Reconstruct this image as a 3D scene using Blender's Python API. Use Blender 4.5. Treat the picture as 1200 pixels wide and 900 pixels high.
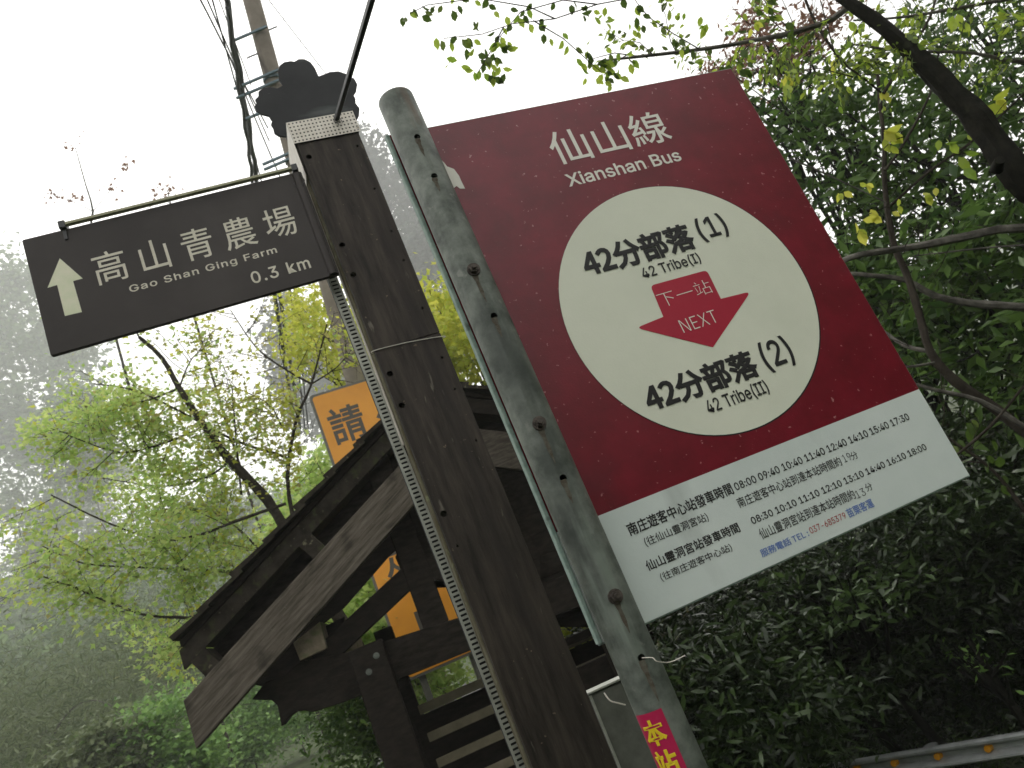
import bpy, bmesh, math, random
import numpy as np
from mathutils import Vector, Matrix, noise
random.seed(7); rng = np.random.default_rng(7)
S = bpy.context.scene; C = S.collection
for o in list(bpy.data.objects): bpy.data.objects.remove(o)

# ------------------------------------------------------------------ camera
EYE = 1.6
RW = np.array([[0.9194606, -0.39318215, 0.0], [0.10610857, 0.24813601, 0.96289641], [-0.37859368, -0.88534531, 0.26987128]])
FL = 909.85
cam = bpy.data.cameras.new('camera'); co = bpy.data.objects.new('camera', cam); C.objects.link(co); S.camera = co
cam.sensor_width = 36; cam.lens = 36 * FL / 1200; cam.clip_start = .02; cam.clip_end = 2000
M3 = Matrix([[RW[i][0], -RW[i][1], -RW[i][2]] for i in range(3)])
co.matrix_world = Matrix.Translation((0, 0, EYE)) @ M3.to_4x4()
cam.dof.use_dof = True; cam.dof.focus_distance = 1.15; cam.dof.aperture_fstop = 16.0

# ------------------------------------------------------------------ world, sun, exposure
W = bpy.data.worlds.new('World'); S.world = W; W.use_nodes = True
nt = W.node_tree; nt.nodes.clear()
SUN_EL, SUN_AZ = math.radians(58), math.radians(-30)      # azimuth from +Y, towards +X positive
sky = nt.nodes.new('ShaderNodeTexSky'); sky.sky_type = 'NISHITA'; sky.sun_disc = False
sky.sun_elevation = SUN_EL; sky.sun_rotation = SUN_AZ; sky.dust_density = 6; sky.air_density = 1.5
hs = nt.nodes.new('ShaderNodeHueSaturation'); hs.inputs['Saturation'].default_value = .12
mx = nt.nodes.new('ShaderNodeMix'); mx.data_type = 'RGBA'; mx.inputs['Factor'].default_value = .8
mx.inputs['B'].default_value = (13.0, 12.85, 12.5, 1)      # the cloud layer over the sky
bg = nt.nodes.new('ShaderNodeBackground'); bg.inputs['Strength'].default_value = .12
wo = nt.nodes.new('ShaderNodeOutputWorld')
nt.links.new(sky.outputs[0], hs.inputs['Color']); nt.links.new(hs.outputs[0], mx.inputs['A'])
nt.links.new(mx.outputs['Result'], bg.inputs['Color']); nt.links.new(bg.outputs[0], wo.inputs['Surface'])
sd = bpy.data.lights.new('sun', 'SUN'); sd.energy = .7; sd.angle = math.radians(18); sd.color = (1, .97, .92)
so = bpy.data.objects.new('sun', sd); C.objects.link(so)
sv = Vector((math.sin(SUN_AZ) * math.cos(SUN_EL), math.cos(SUN_AZ) * math.cos(SUN_EL), math.sin(SUN_EL)))
so.rotation_euler = sv.to_track_quat('Z', 'Y').to_euler(); so.location = (0, 0, 20)
S.view_settings.view_transform = 'Standard'; S.view_settings.look = 'None'; S.view_settings.gamma = 1
S.view_settings.exposure = 0.42
cy = S.cycles
cy.use_denoising = True; cy.max_bounces = 8; cy.diffuse_bounces = 3; cy.glossy_bounces = 3; cy.transmission_bounces = 4
cy.volume_bounces = 2; cy.transparent_max_bounces = 8; cy.use_adaptive_sampling = False
S.render.use_persistent_data = False

# ------------------------------------------------------------------ geometry helpers
def ray(px, py):
    r = RW @ np.array([px - 600, py - 450, FL]); return r / r[1]
def at(px, py, Y):                    # world point seen at a photo pixel, Y metres ahead
    r = ray(px, py) * Y; return Vector((r[0], r[1], r[2] + EYE))
class Frame:                          # an upright plane: u along it, v = up, w towards the viewer
    def __init__(s, P, head, ground=0.0):
        s.P = Vector(P); a = math.radians(head); s.a = a; s.g = ground
        s.h = Vector((math.cos(a), math.sin(a), 0)); s.n = Vector((math.sin(a), -math.cos(a), 0))
        s.base = Vector((s.P.x, s.P.y, ground))
    def uv(s, px, py, w=0):
        r = Vector(ray(px, py)); o = Vector((0, 0, EYE))
        t = ((s.base + s.n * w - o).dot(s.n)) / r.dot(s.n); q = o + r * t
        return (q - s.base).dot(s.h), q.z - s.g
    def L(s, u, v, w=0): return Vector((u, -w, v))       # local coordinates of the root empty
    def pl(s, px, py, w=0): u, v = s.uv(px, py, w); return Vector((u, -w, v))
    def root(s, name, label, cat, group=None):
        return thing(name, label, cat, s.base, s.a, group)

def thing(name, label, cat, loc=(0, 0, 0), rz=0, group=None):
    o = bpy.data.objects.new(name, None); C.objects.link(o); o.location = loc; o.rotation_euler = (0, 0, rz)
    o.empty_display_size = .1; o['label'] = label; o['category'] = cat
    if group: o['group'] = group
    return o
def tag(o, label=None, cat=None, group=None, kind=None):
    if label: o['label'] = label
    if cat: o['category'] = cat
    if group: o['group'] = group
    if kind: o['kind'] = kind
    return o
def link(name, me, mat=None, parent=None, loc=None, label=None, kind=None):
    o = bpy.data.objects.new(name, me); C.objects.link(o)
    if mat and not me.materials: me.materials.append(mat)
    if parent is not None: o.parent = parent
    if loc is not None: o.location = loc
    if label: o['label'] = label
    if kind: o['kind'] = kind
    return o
def fin(bm, name, mat, parent=None, loc=None, label=None, kind=None, smooth=False):
    bmesh.ops.recalc_face_normals(bm, faces=bm.faces[:])
    me = bpy.data.meshes.new(name); bm.to_mesh(me); bm.free()
    if smooth:
        me.shade_smooth()
        try: me.set_sharp_from_angle(angle=math.radians(38))
        except Exception: pass
    return link(name, me, mat, parent, loc, label, kind)
def bm_box(bm, lo, hi, M=None, bev=0.0):
    lo = Vector(lo); hi = Vector(hi); b = bmesh.new()
    bmesh.ops.create_cube(b, size=1)
    for v in b.verts:
        v.co = Vector(((lo.x + hi.x) / 2 + v.co.x * (hi.x - lo.x), (lo.y + hi.y) / 2 + v.co.y * (hi.y - lo.y), (lo.z + hi.z) / 2 + v.co.z * (hi.z - lo.z)))
    if bev: bmesh.ops.bevel(b, geom=b.edges[:], offset=bev, segments=1, affect='EDGES')
    if M: bmesh.ops.transform(b, matrix=M, verts=b.verts[:])
    me = bpy.data.meshes.new('t'); b.to_mesh(me); b.free(); bm.from_mesh(me); bpy.data.meshes.remove(me)
def box(name, lo, hi, mat, parent=None, bev=.002, **k):
    bm = bmesh.new(); bm_box(bm, lo, hi, None, bev); return fin(bm, name, mat, parent, **k)
def prism(name, pts, y0, y1, mat, parent=None, bev=0.0, **k):       # outline in (x,z), extruded along local y
    bm = bmesh.new(); vs = [bm.verts.new((p[0], y0, p[1])) for p in pts]; f = bm.faces.new(vs)
    r = bmesh.ops.extrude_face_region(bm, geom=[f])
    for v in r['geom']:
        if isinstance(v, bmesh.types.BMVert): v.co.y = y1
    if bev: bmesh.ops.bevel(bm, geom=[e for e in bm.edges], offset=bev, segments=1, affect='EDGES')
    return fin(bm, name, mat, parent, **k)
def beam_bm(bm, a, b, wid, th, up=None, bev=.004, rough=0):         # oriented bar from a to b; wid across, th along local y
    a = Vector(a); b = Vector(b); d = b - a; L = d.length; x = d.normalized()
    y = Vector((0, 1, 0)); y = (y - x * y.dot(x))
    if y.length < .2: y = Vector((1, 0, 0)); y = y - x * y.dot(x)
    y.normalize(); z = x.cross(y)
    M = Matrix((x, y, z)).transposed().to_4x4(); M.translation = a
    bm_box(bm, (0, -th / 2, -wid / 2), (L, th / 2, wid / 2), M, bev)
def beam(name, a, b, wid, th, mat, parent=None, bev=.004, **k):
    bm = bmesh.new(); beam_bm(bm, a, b, wid, th, bev=bev); return fin(bm, name, mat, parent, **k)
def crom(pts, n):
    P = [Vector(p) for p in pts]; out = []
    for i in range(len(P) - 1):
        p0 = P[max(i - 1, 0)]; p1 = P[i]; p2 = P[i + 1]; p3 = P[min(i + 2, len(P) - 1)]
        for j in range(n):
            t = j / n; out.append(.5 * ((2 * p1) + (p2 - p0) * t + (2 * p0 - 5 * p1 + 4 * p2 - p3) * t * t + (3 * p1 - p0 - 3 * p2 + p3) * t ** 3))
    out.append(P[-1]); return out
def tube_bm(bm, pts, r0, r1=None, sides=8, smooth=0, wob=0.0, cap=True):
    if smooth: pts = crom(pts, smooth)
    pts = [Vector(p) for p in pts]; n = len(pts)
    if r1 is None: r1 = r0
    x = None; rings = []
    for i, p in enumerate(pts):
        d = (pts[min(i + 1, n - 1)] - pts[max(i - 1, 0)])
        if d.length < 1e-9: d = Vector((0, 0, 1))
        d.normalize()
        if x is None:
            x = d.orthogonal().normalized()
        x = (x - d * x.dot(d)); x = x.normalized() if x.length > 1e-6 else d.orthogonal().normalized()
        y = d.cross(x); t = i / max(n - 1, 1); r = r0 + (r1 - r0) * t; ring = []
        for k in range(sides):
            a = 2 * math.pi * k / sides
            rr = r * (1 + wob * noise.noise(Vector((p.x * 9 + k * .8, p.y * 9, p.z * 9))))
            ring.append(bm.verts.new(p + (x * math.cos(a) + y * math.sin(a)) * rr))
        rings.append(ring)
    for i in range(n - 1):
        for k in range(sides):
            bm.faces.new((rings[i][k], rings[i][(k + 1) % sides], rings[i + 1][(k + 1) % sides], rings[i + 1][k]))
    if cap and sides > 2:
        bm.faces.new(rings[0][::-1]); bm.faces.new(rings[-1])
def tube(name, pts, r0, mat, parent=None, r1=None, sides=10, smooth=0, wob=0.0, **k):
    bm = bmesh.new(); tube_bm(bm, pts, r0, r1, sides, smooth, wob); k.setdefault('smooth', True)
    sm = k.pop('smooth'); return fin(bm, name, mat, parent, smooth=sm, **k)
def cut(obj, cutters):                                              # real holes, applied at once
    bm = bmesh.new()
    for a, b, r in cutters: tube_bm(bm, [a, b], r, sides=14)
    bmesh.ops.recalc_face_normals(bm, faces=bm.faces[:])
    me = bpy.data.meshes.new('c'); bm.to_mesh(me); bm.free(); c = bpy.data.objects.new('c', me); C.objects.link(c)
    par = obj.parent; obj.parent = None
    m = obj.modifiers.new('b', 'BOOLEAN'); m.operation = 'DIFFERENCE'; m.object = c; m.solver = 'EXACT'
    dg = bpy.context.evaluated_depsgraph_get(); dg.update()
    new = bpy.data.meshes.new_from_object(obj.evaluated_get(dg)); obj.modifiers.clear(); obj.data = new; obj.parent = par
    bpy.data.objects.remove(c)

# ------------------------------------------------------------------ materials
def mat(name, c1, c2=None, rough=.7, scale=8, bump=0.0, bscale=None, metal=0, stretch=None, spots=None, contrast=(.35, .65), coat=0, trans=0, attr=False, detail=6, spec=None, rot=0):
    m = bpy.data.materials.new(name); m.use_nodes = True; t = m.node_tree; N = t.nodes; Lk = t.links
    b = N['Principled BSDF']; b.inputs['Roughness'].default_value = rough; b.inputs['Metallic'].default_value = metal
    if spec is not None: b.inputs['Specular IOR Level'].default_value = spec
    if coat: b.inputs['Coat Weight'].default_value = coat; b.inputs['Coat Roughness'].default_value = .25
    tc = N.new('ShaderNodeTexCoord'); mp = N.new('ShaderNodeMapping'); Lk.new(tc.outputs['Object'], mp.inputs['Vector'])
    if rot:
        m0 = N.new('ShaderNodeMapping'); Lk.new(tc.outputs['Object'], m0.inputs['Vector']); m0.inputs['Rotation'].default_value = (0, rot, 0); Lk.new(m0.outputs[0], mp.inputs['Vector'])
    if stretch: mp.inputs['Scale'].default_value = stretch
    c = None
    if c2 is None: b.inputs['Base Color'].default_value = (*c1, 1); cur = None
    else:
        nz = N.new('ShaderNodeTexNoise'); nz.inputs['Scale'].default_value = scale; nz.inputs['Detail'].default_value = detail
        nz.inputs['Roughness'].default_value = .65; Lk.new(mp.outputs[0], nz.inputs['Vector'])
        cr = N.new('ShaderNodeValToRGB'); cr.color_ramp.elements[0].position, cr.color_ramp.elements[1].position = contrast
        cr.color_ramp.elements[0].color = (*c1, 1); cr.color_ramp.elements[1].color = (*c2, 1)
        if attr:
            at_ = N.new('ShaderNodeAttribute'); at_.attribute_name = 'tint'; Lk.new(at_.outputs['Fac'], cr.inputs['Fac'])
        else: Lk.new(nz.outputs['Fac'], cr.inputs['Fac'])
        cur = cr.outputs[0]
        for sp in (spots or []):                                     # (colour, scale, lo, hi, stretch)
            n2 = N.new('ShaderNodeTexNoise'); n2.inputs['Scale'].default_value = sp[1]; n2.inputs['Detail'].default_value = 5
            m2 = N.new('ShaderNodeMapping'); Lk.new(tc.outputs['Object'], m2.inputs['Vector']); m2.inputs['Location'].default_value = (sp[1] * .37, 3.1, 1.7)
            if len(sp) > 4: m2.inputs['Scale'].default_value = sp[4]
            Lk.new(m2.outputs[0], n2.inputs['Vector'])
            rr = N.new('ShaderNodeMapRange'); rr.inputs['From Min'].default_value = sp[2]; rr.inputs['From Max'].default_value = sp[3]; Lk.new(n2.outputs['Fac'], rr.inputs['Value'])
            mm = N.new('ShaderNodeMix'); mm.data_type = 'RGBA'; Lk.new(rr.outputs[0], mm.inputs['Factor']); Lk.new(cur, mm.inputs['A']); mm.inputs['B'].default_value = (*sp[0], 1); cur = mm.outputs['Result']
        Lk.new(cur, b.inputs['Base Color'])
    if bump:
        nb = N.new('ShaderNodeTexNoise'); nb.inputs['Scale'].default_value = bscale or scale * 3; nb.inputs['Detail'].default_value = 7; Lk.new(mp.outputs[0], nb.inputs['Vector'])
        bp = N.new('ShaderNodeBump'); bp.inputs['Strength'].default_value = bump; bp.inputs['Distance'].default_value = .004
        Lk.new(nb.outputs['Fac'], bp.inputs['Height']); Lk.new(bp.outputs[0], b.inputs['Normal'])
        r2 = N.new('ShaderNodeMapRange'); r2.inputs['To Min'].default_value = max(rough - .12, .05); r2.inputs['To Max'].default_value = min(rough + .15, 1); Lk.new(nb.outputs['Fac'], r2.inputs['Value']); Lk.new(r2.outputs[0], b.inputs['Roughness'])
    if trans:
        tr = N.new('ShaderNodeBsdfTranslucent'); ms = N.new('ShaderNodeMixShader'); ms.inputs[0].default_value = trans
        if cur is not None: Lk.new(cur, tr.inputs['Color'])
        else: tr.inputs['Color'].default_value = (*c1, 1)
        Lk.new(b.outputs[0], ms.inputs[1]); Lk.new(tr.outputs[0], ms.inputs[2]); Lk.new(ms.outputs[0], N['Material Output'].inputs['Surface'])
    return m
M = {}
M['red'] = mat('sign_red', (.13, .004, .012), (.20, .006, .020), rough=.34, scale=14, bump=.10, bscale=380, spec=.5,
               spots=[((.42, .20, .20), 120, .665, .70), ((.10, .02, .03), 5, .62, .8)])
M['cream'] = mat('sign_cream', (.78, .80, .67), (.71, .735, .61), rough=.45, scale=6, bump=.05, bscale=300, spots=[((.75, .75, .7), 110, .75, .78), ((.35, .33, .25), 160, .77, .79)])
M['tablewhite'] = mat('timetable_white', (.60, .67, .645), (.69, .75, .72), rough=.5, scale=4, bump=.05, bscale=200, spots=[((.40, .44, .42), 9, .6, .8, (1, 1, .25)), ((.72, .7, .66), 90, .75, .77)])
M['arrow'] = mat('sign_arrow_red', (.40, .009, .035), (.46, .014, .042), rough=.45, scale=5, bump=.05, bscale=300)
M['ink'] = mat('black_ink', (.012, .012, .012), rough=.6)
M['white'] = mat('white_print', (.80, .78, .71), rough=.6)
M['blue'] = mat('blue_print', (.14, .22, .50), rough=.6); M['redink'] = mat('red_print', (.38, .04, .04), rough=.6)
M['galv'] = mat('galvanised_steel', (.055, .066, .055), (.185, .205, .178), rough=.55, scale=22, bump=.22, bscale=90, metal=.25,
                spots=[((.22, .23, .20), 60, .64, .76), ((.035, .042, .036), 11, .54, .72, (1, 1, .22)), ((.19, .225, .19), 26, .6, .72, (1, 1, .16)), ((.10, .062, .035), 24, .63, .74, (1, 1, .14))], contrast=(.36, .64))
M['teal'] = mat('weathered_zinc_edge', (.20, .29, .25), (.34, .43, .38), rough=.65, scale=60, bump=.2, bscale=160, spots=[((.12, .16, .14), 40, .6, .7)])
M['rust'] = mat('rusty_bolt', (.035, .028, .024), (.12, .10, .085), rough=.6, scale=120, bump=.3, metal=.5)
M['ruststain'] = mat('rust_stain', (.065, .05, .034), (.13, .125, .10), rough=.7, scale=150, spec=.2)
M['dark'] = mat('hollow_shade_black', (.01, .01, .01), rough=.9)  # black that paints the shade inside holes and slots
M['board'] = mat('dark_stained_board', (.018, .0145, .012), (.060, .048, .039), rough=.62, spec=.22, scale=9, bump=.45, bscale=55, stretch=(5, 5, .6),
                 spots=[((.13, .115, .095), 30, .66, .72, (1.6, 1, .35)), ((.16, .12, .09), 75, .70, .75), ((.025, .02, .018), 8, .55, .75, (2, 1, .15))])
M['signboard'] = mat('dark_sign_panel', (.030, .025, .023), (.043, .036, .033), rough=.4, spec=.22, scale=3, bump=.06, bscale=200, spots=[((.11, .10, .09), 40, .72, .76, (1, 1, .25)), ((.06, .052, .048), 5, .5, .8)])
M['beige'] = mat('beige_print', (.68, .64, .54), (.56, .53, .43), rough=.6, scale=30)
M['arrowcream'] = mat('faded_arrow_print', (.76, .74, .58), (.64, .68, .47), rough=.6, scale=25)
M['zinc'] = mat('perforated_zinc', (.62, .57, .50), (.72, .68, .61), rough=.5, scale=30, bump=.1, metal=.15, spots=[((.25, .2, .13), 25, .68, .78)])
M['zincold'] = mat('slotted_zinc_strip', (.30, .31, .27), (.44, .45, .40), rough=.5, scale=40, bump=.15, metal=.25)
M['moss'] = mat('mossy_side_timber', (.10, .085, .05), (.19, .18, .13), rough=.8, spec=.08, scale=25, bump=.4, stretch=(3, 3, .6), spots=[((.25, .27, .16), 40, .6, .75)])
M['rail'] = mat('lichen_rail', (.24, .24, .13), (.40, .40, .27), rough=.6, scale=50, bump=.15)
M['black'] = mat('black_metal', (.018, .019, .021), (.03, .031, .034), rough=.45, scale=20, bump=.1)
M['cloud'] = mat('scuffed_dark_plate', (.014, .0155, .017), (.024, .026, .028), rough=.5, spec=.22, scale=7, bump=.1, spots=[((.11, .12, .12), 9, .58, .85, (.6, 1, 2.2)), ((.2, .2, .2), 45, .74, .8, (.3, 1, 2))])
M['magenta'] = mat('sticker_magenta', (.42, .01, .065), (.48, .014, .085), rough=.4, scale=10)
M['yellow'] = mat('sticker_yellow', (.75, .56, .02), rough=.45)
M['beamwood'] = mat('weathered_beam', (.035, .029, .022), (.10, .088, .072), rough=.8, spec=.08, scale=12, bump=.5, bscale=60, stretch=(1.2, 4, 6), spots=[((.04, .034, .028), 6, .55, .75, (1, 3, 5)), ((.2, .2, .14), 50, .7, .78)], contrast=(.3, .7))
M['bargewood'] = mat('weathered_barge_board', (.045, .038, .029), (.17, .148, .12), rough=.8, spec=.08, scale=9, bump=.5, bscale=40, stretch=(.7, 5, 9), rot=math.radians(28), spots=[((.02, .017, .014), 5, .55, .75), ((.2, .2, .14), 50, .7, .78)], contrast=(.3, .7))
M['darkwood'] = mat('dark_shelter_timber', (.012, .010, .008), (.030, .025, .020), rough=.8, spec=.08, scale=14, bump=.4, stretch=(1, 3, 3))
M['endgrain'] = mat('pale_beam_end', (.19, .16, .11), (.30, .25, .19), rough=.85, spec=.08, scale=30, bump=.4, spots=[((.16, .18, .08), 14, .5, .7)])
M['roofwood'] = mat('mossy_roof_board', (.018, .015, .012), (.045, .039, .030), rough=.85, spec=.08, scale=14, bump=.5, spots=[((.16, .15, .10), 34, .64, .76), ((.05, .055, .025), 20, .55, .7)])
M['slat'] = mat('tan_slat', (.17, .15, .10), (.24, .21, .15), rough=.8, spec=.08, scale=12, bump=.3)
M['orange'] = mat('orange_sign', (.85, .36, .03), (.78, .32, .028), rough=.5, scale=4)
M['signgrey'] = mat('grey_sign_frame', (.11, .11, .09), (.15, .15, .13), rough=.5, scale=20)
M['signink'] = mat('grey_sign_print', (.085, .075, .06), rough=.6)
M['concrete'] = mat('pole_concrete', (.22, .19, .165), (.30, .26, .225), rough=.9, spec=.08, scale=4, bump=.2, spots=[((.13, .11, .1), 3, .6, .75, (2, 2, .3))])
M['cable'] = mat('cable_black', (.03, .035, .035), rough=.7)
M['bracket'] = mat('blue_grey_bracket', (.11, .17, .21), rough=.6)
M['steelrail'] = mat('guardrail_steel', (.36, .38, .38), (.52, .54, .54), rough=.4, scale=12, bump=.1, metal=.3)
M['amber'] = mat('amber_reflector', (.75, .33, .02), rough=.25)
M['stone'] = mat('grey_box_side', (.10, .105, .09), (.16, .165, .145), rough=.8, spec=.08, scale=15, bump=.3)
M['bark'] = mat('wet_dark_bark', (.006, .006, .0045), (.020, .019, .014), rough=.8, spec=.08, scale=25, bump=.8, stretch=(1, 1, 1), spots=[((.045, .05, .03), 18, .66, .8)])
M['barkgrey'] = mat('grey_lichen_bark', (.05, .045, .04), (.16, .15, .13), rough=.85, spec=.08, scale=18, bump=.7)
M['barkbrown'] = mat('brown_bark', (.022, .018, .014), (.055, .046, .036), rough=.85, spec=.08, scale=20, bump=.6)
def leafmat(name, a, b, tr=.35, rough=.5, spec=.4): return mat(name, a, b, rough=rough, attr=True, contrast=(0, 1), trans=tr, spec=spec)
M['evergreen'] = leafmat('evergreen_leaf', (.026, .065, .012), (.12, .21, .04), .42, .42, .25)
M['laurel'] = leafmat('shaded_laurel_leaf', (.006, .015, .004), (.040, .070, .016), .15, .3, .4)  # darker leaf green, the shade of the low shrubs is put into the colour
M['evergreen2'] = leafmat('evergreen_leaf_light', (.03, .06, .015), (.09, .15, .04), .35, .35, .5)
M['maple'] = leafmat('fresh_maple_leaf', (.34, .52, .13), (.66, .74, .27), .55)
M['mapleyellow'] = leafmat('yellow_green_leaf', (.42, .50, .06), (.68, .66, .11), .55)
M['maplebrown'] = leafmat('olive_bronze_leaf', (.30, .32, .10), (.50, .44, .16), .45)
M['cherry'] = leafmat('young_cherry_leaf', (.22, .36, .04), (.48, .58, .08), .5, .4)
M['cherrydark'] = leafmat('cherry_leaf_olive', (.07, .12, .02), (.16, .21, .05), .45, .45)
M['pinkish'] = leafmat('reddish_young_leaf', (.20, .10, .07), (.33, .19, .13), .4)
M['conifer'] = leafmat('grey_conifer_needle', (.035, .05, .04), (.07, .09, .065), .2, .7, .2)
M['farleaf'] = leafmat('far_tree_leaf', (.06, .105, .04), (.17, .25, .095), .3, .7, .2)
M['bamboo'] = leafmat('bamboo_leaf', (.07, .10, .04), (.19, .23, .11), .35, .6, .3)
M['bush'] = leafmat('bush_leaf', (.10, .21, .05), (.26, .42, .11), .4, .6, .3)
M['soil'] = mat('leaf_litter_soil', (.022, .020, .013), (.055, .052, .03), rough=.95, spec=.08, scale=3, bump=.5, detail=10)
M['grass'] = mat('grass_ground', (.03, .045, .018), (.075, .095, .04), rough=.95, spec=.08, scale=2, bump=.5, detail=10)
M['road'] = mat('old_asphalt', (.05, .05, .048), (.075, .075, .07), rough=.85, scale=6, bump=.3)
M['litter'] = leafmat('litter_leaf', (.05, .055, .025), (.14, .12, .06), .1, .7, .2)

# ------------------------------------------------------------------ lettering
FONTS = {}
for k_, f_ in (('latin', 'Inter.woff2'), ('cjk', 'Noto Sans CJK Regular.woff2')):     # the two faces that ship inside Blender; else the built-in font
    try: FONTS[k_] = bpy.data.fonts.load(bpy.utils.system_resource('DATAFILES') + '/fonts/' + f_)
    except Exception: FONTS[k_] = None
def text_geo(s, off=0.0, space=1.0, res=3):
    cu = bpy.data.curves.new('t', 'FONT'); cu.body = s
    FONT = FONTS['cjk' if any(ord(c) > 0x2000 for c in s) else 'latin']
    if FONT: cu.font = FONT
    if off > 0: cu.bevel_depth = off; cu.bevel_resolution = 1
    else: cu.offset = off
    cu.space_character = space; cu.resolution_u = res
    o = bpy.data.objects.new('t', cu); C.objects.link(o); dg = bpy.context.evaluated_depsgraph_get(); dg.update()
    me = bpy.data.meshes.new_from_object(o.evaluated_get(dg)); bpy.data.objects.remove(o); bpy.data.curves.remove(cu)
    V = [(v.co.x, v.co.y, v.co.z) for v in me.vertices]; F = [tuple(p.vertices) for p in me.polygons]; bpy.data.meshes.remove(me)
    return V, F
def lettering(fr, items, w, mt, parent, label=None, fmap=None, th=0.0):
    """items: (text, left px, right px, top px, bottom px, bold, spacing); flat prints on plane w"""
    if len(items) > 1: return [lettering(fr, [it], w, mt, parent, label) for it in items]
    VV, FF = [], []
    for it in items:
        s, l, r, t, b = it[:5]; off = it[5] if len(it) > 5 else 0; sp = it[6] if len(it) > 6 else 1
        u0 = fr.uv(*l, w)[0]; u1 = fr.uv(*r, w)[0]; v1 = fr.uv(*t, w)[1]; v0 = fr.uv(*b, w)[1]
        V, F = text_geo(s, off, sp)
        xs = [p[0] for p in V]; ys = [p[1] for p in V]; x0, x1, y0, y1 = min(xs), max(xs), min(ys), max(ys); k = len(VV)
        for x, y, z in V:
            uu = u0 + (x - x0) / (x1 - x0) * (u1 - u0); vv = v0 + (y - y0) / (y1 - y0) * (v1 - v0)
            VV.append((uu, -w - max(z, -.001) * .008, vv))
        FF += [tuple(i + k for i in f) for f in F]
    me = bpy.data.meshes.new('lettering'); me.from_pydata(VV, [], FF)
    return link('lettering', me, mt, parent, label=label)
def flat(name, pts, w, mt, parent, label=None):
    me = bpy.data.meshes.new(name); me.from_pydata([(p[0], -w, p[1]) for p in pts], [], [tuple(range(len(pts)))])
    return link(name, me, mt, parent, label=label)
def round_poly(pts, rs, n=6):
    out = []
    for i, p in enumerate(pts):
        r = rs[i]; p = Vector(p)
        if not r: out.append(p); continue
        a = Vector(pts[i - 1]) - p; b = Vector(pts[(i + 1) % len(pts)]) - p
        A = p + a.normalized() * r; B = p + b.normalized() * r
        for k in range(n + 1):
            t = k / n; out.append((1 - t) ** 2 * A + 2 * t * (1 - t) * p + t * t * B)
    return out

# ------------------------------------------------------------------ ground height
def gz(x, y):
    d = max(0, x * .9 + 1.0 + (y - 3) * .1)                          # the bank falls away on the right
    z = -min(d * d * .16, 1.05) * min(1, max(0, (y - 1.2) / 3))
    hill = max(0, math.hypot(x, y) - 60); z += min(hill * (.32 if x < 0 else .2), 60) + .06 * noise.noise(Vector((x * .4, y * .4, 0)))
    if math.hypot(x, y) < 3: z = min(z, .0)
    return z
def ground():
    n = 150; xs = [math.copysign(abs(t) ** 2.3 * 330, t) for t in np.linspace(-1, 1, n)]
    V = []; F = []
    for y in xs:
        for x in xs: V.append((x, y, gz(x, y)))
    for j in range(n - 1):
        for i in range(n - 1): F.append((j * n + i, j * n + i + 1, (j + 1) * n + i + 1, (j + 1) * n + i))
    me = bpy.data.meshes.new('ground'); me.from_pydata(V, [], F); me.shade_smooth()
    tag(link('ground', me, M['grass']), kind='structure')
ground()
# a road passing on the left towards the fog
rp = []; c0 = at(372, 905, 12); 
def road():
    cl = [(-1.5, -25), (-1.5, -6), (-1.9, 4), (-2.6, 11), (-4.2, 19), (-6.6, 27), (-9, 36)]
    P = crom([(x, y, 0) for x, y in cl], 10); V = []; F = []; w = 1.9
    cols = (-w, -w * .5, 0, w * .5, w)
    for i, p in enumerate(P):
        d = (P[min(i + 1, len(P) - 1)] - P[max(i - 1, 0)]).normalized(); nn = Vector((d.y, -d.x, 0))
        for k in cols:
            q = p + nn * k; V.append((q.x, q.y, gz(q.x, q.y) + .03))
    for i in range(len(P) - 1):
        for j in range(4): F.append((i * 5 + j, i * 5 + j + 1, i * 5 + 6 + j, i * 5 + 5 + j))
    me = bpy.data.meshes.new('road'); me.from_pydata(V, [], F); me.shade_smooth(); tag(link('road', me, M['road']), kind='structure')
road()

# ------------------------------------------------------------------ bus stop sign
P3 = Vector((-0.0256047, 0.94836566, 0)); bs = Frame((P3.x, P3.y, 0), 19.364, 0)
R = bs.root('bus_stop_sign', 'wine red bus stop panel with a cream disc bolted to a spotted grey steel pole', 'bus stop sign')
Z0 = EYE - .0642; H = .738; HW = .6
panel = box('sign_panel', (0, .001, Z0), (HW, .006, Z0 + H), M['teal'], R, bev=.0006)
def sh(x0, x1, z0, z1): return [(x0, z0), (x1, z0), (x1, z1), (x0, z1)]
SPLIT = Z0 + .138
flat('red_face', sh(.002, HW - .002, SPLIT, Z0 + H - .002), 0.0002, M['red'], panel)
flat('timetable_face', sh(.002, HW - .002, Z0 + .002, SPLIT), 0.0002, M['tablewhite'], panel)
# folded lip along the left side
bm = bmesh.new(); bm_box(bm, (-.0015, -.003, Z0 + .002), (.004, .008, Z0 + H - .002), None, .0008); fin(bm, 'edge_lip', M['teal'], panel)
bm = bmesh.new(); bm_box(bm, (.03, .0065, Z0 - .0), (HW - .0, .016, Z0 + .004), None, .0005); fin(bm, 'edge_lip', M['teal'], panel)
ccx, ccz, cr_ = .3232, EYE + .3007, .1955
flat('disc_outline', [(ccx + .0008 + (cr_ + .0012) * math.cos(a), ccz - .0006 + (cr_ + .0012) * math.sin(a)) for a in np.linspace(0, 2 * math.pi, 97)[:-1]], .0006, M['ink'], panel)
flat('cream_disc', [(ccx + cr_ * math.cos(a), ccz + cr_ * math.sin(a)) for a in np.linspace(0, 2 * math.pi, 97)[:-1]], .0010, M['cream'], panel)
z2 = lambda x, y: (640 + x / 3.75, 220 + y / 3.75)
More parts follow.
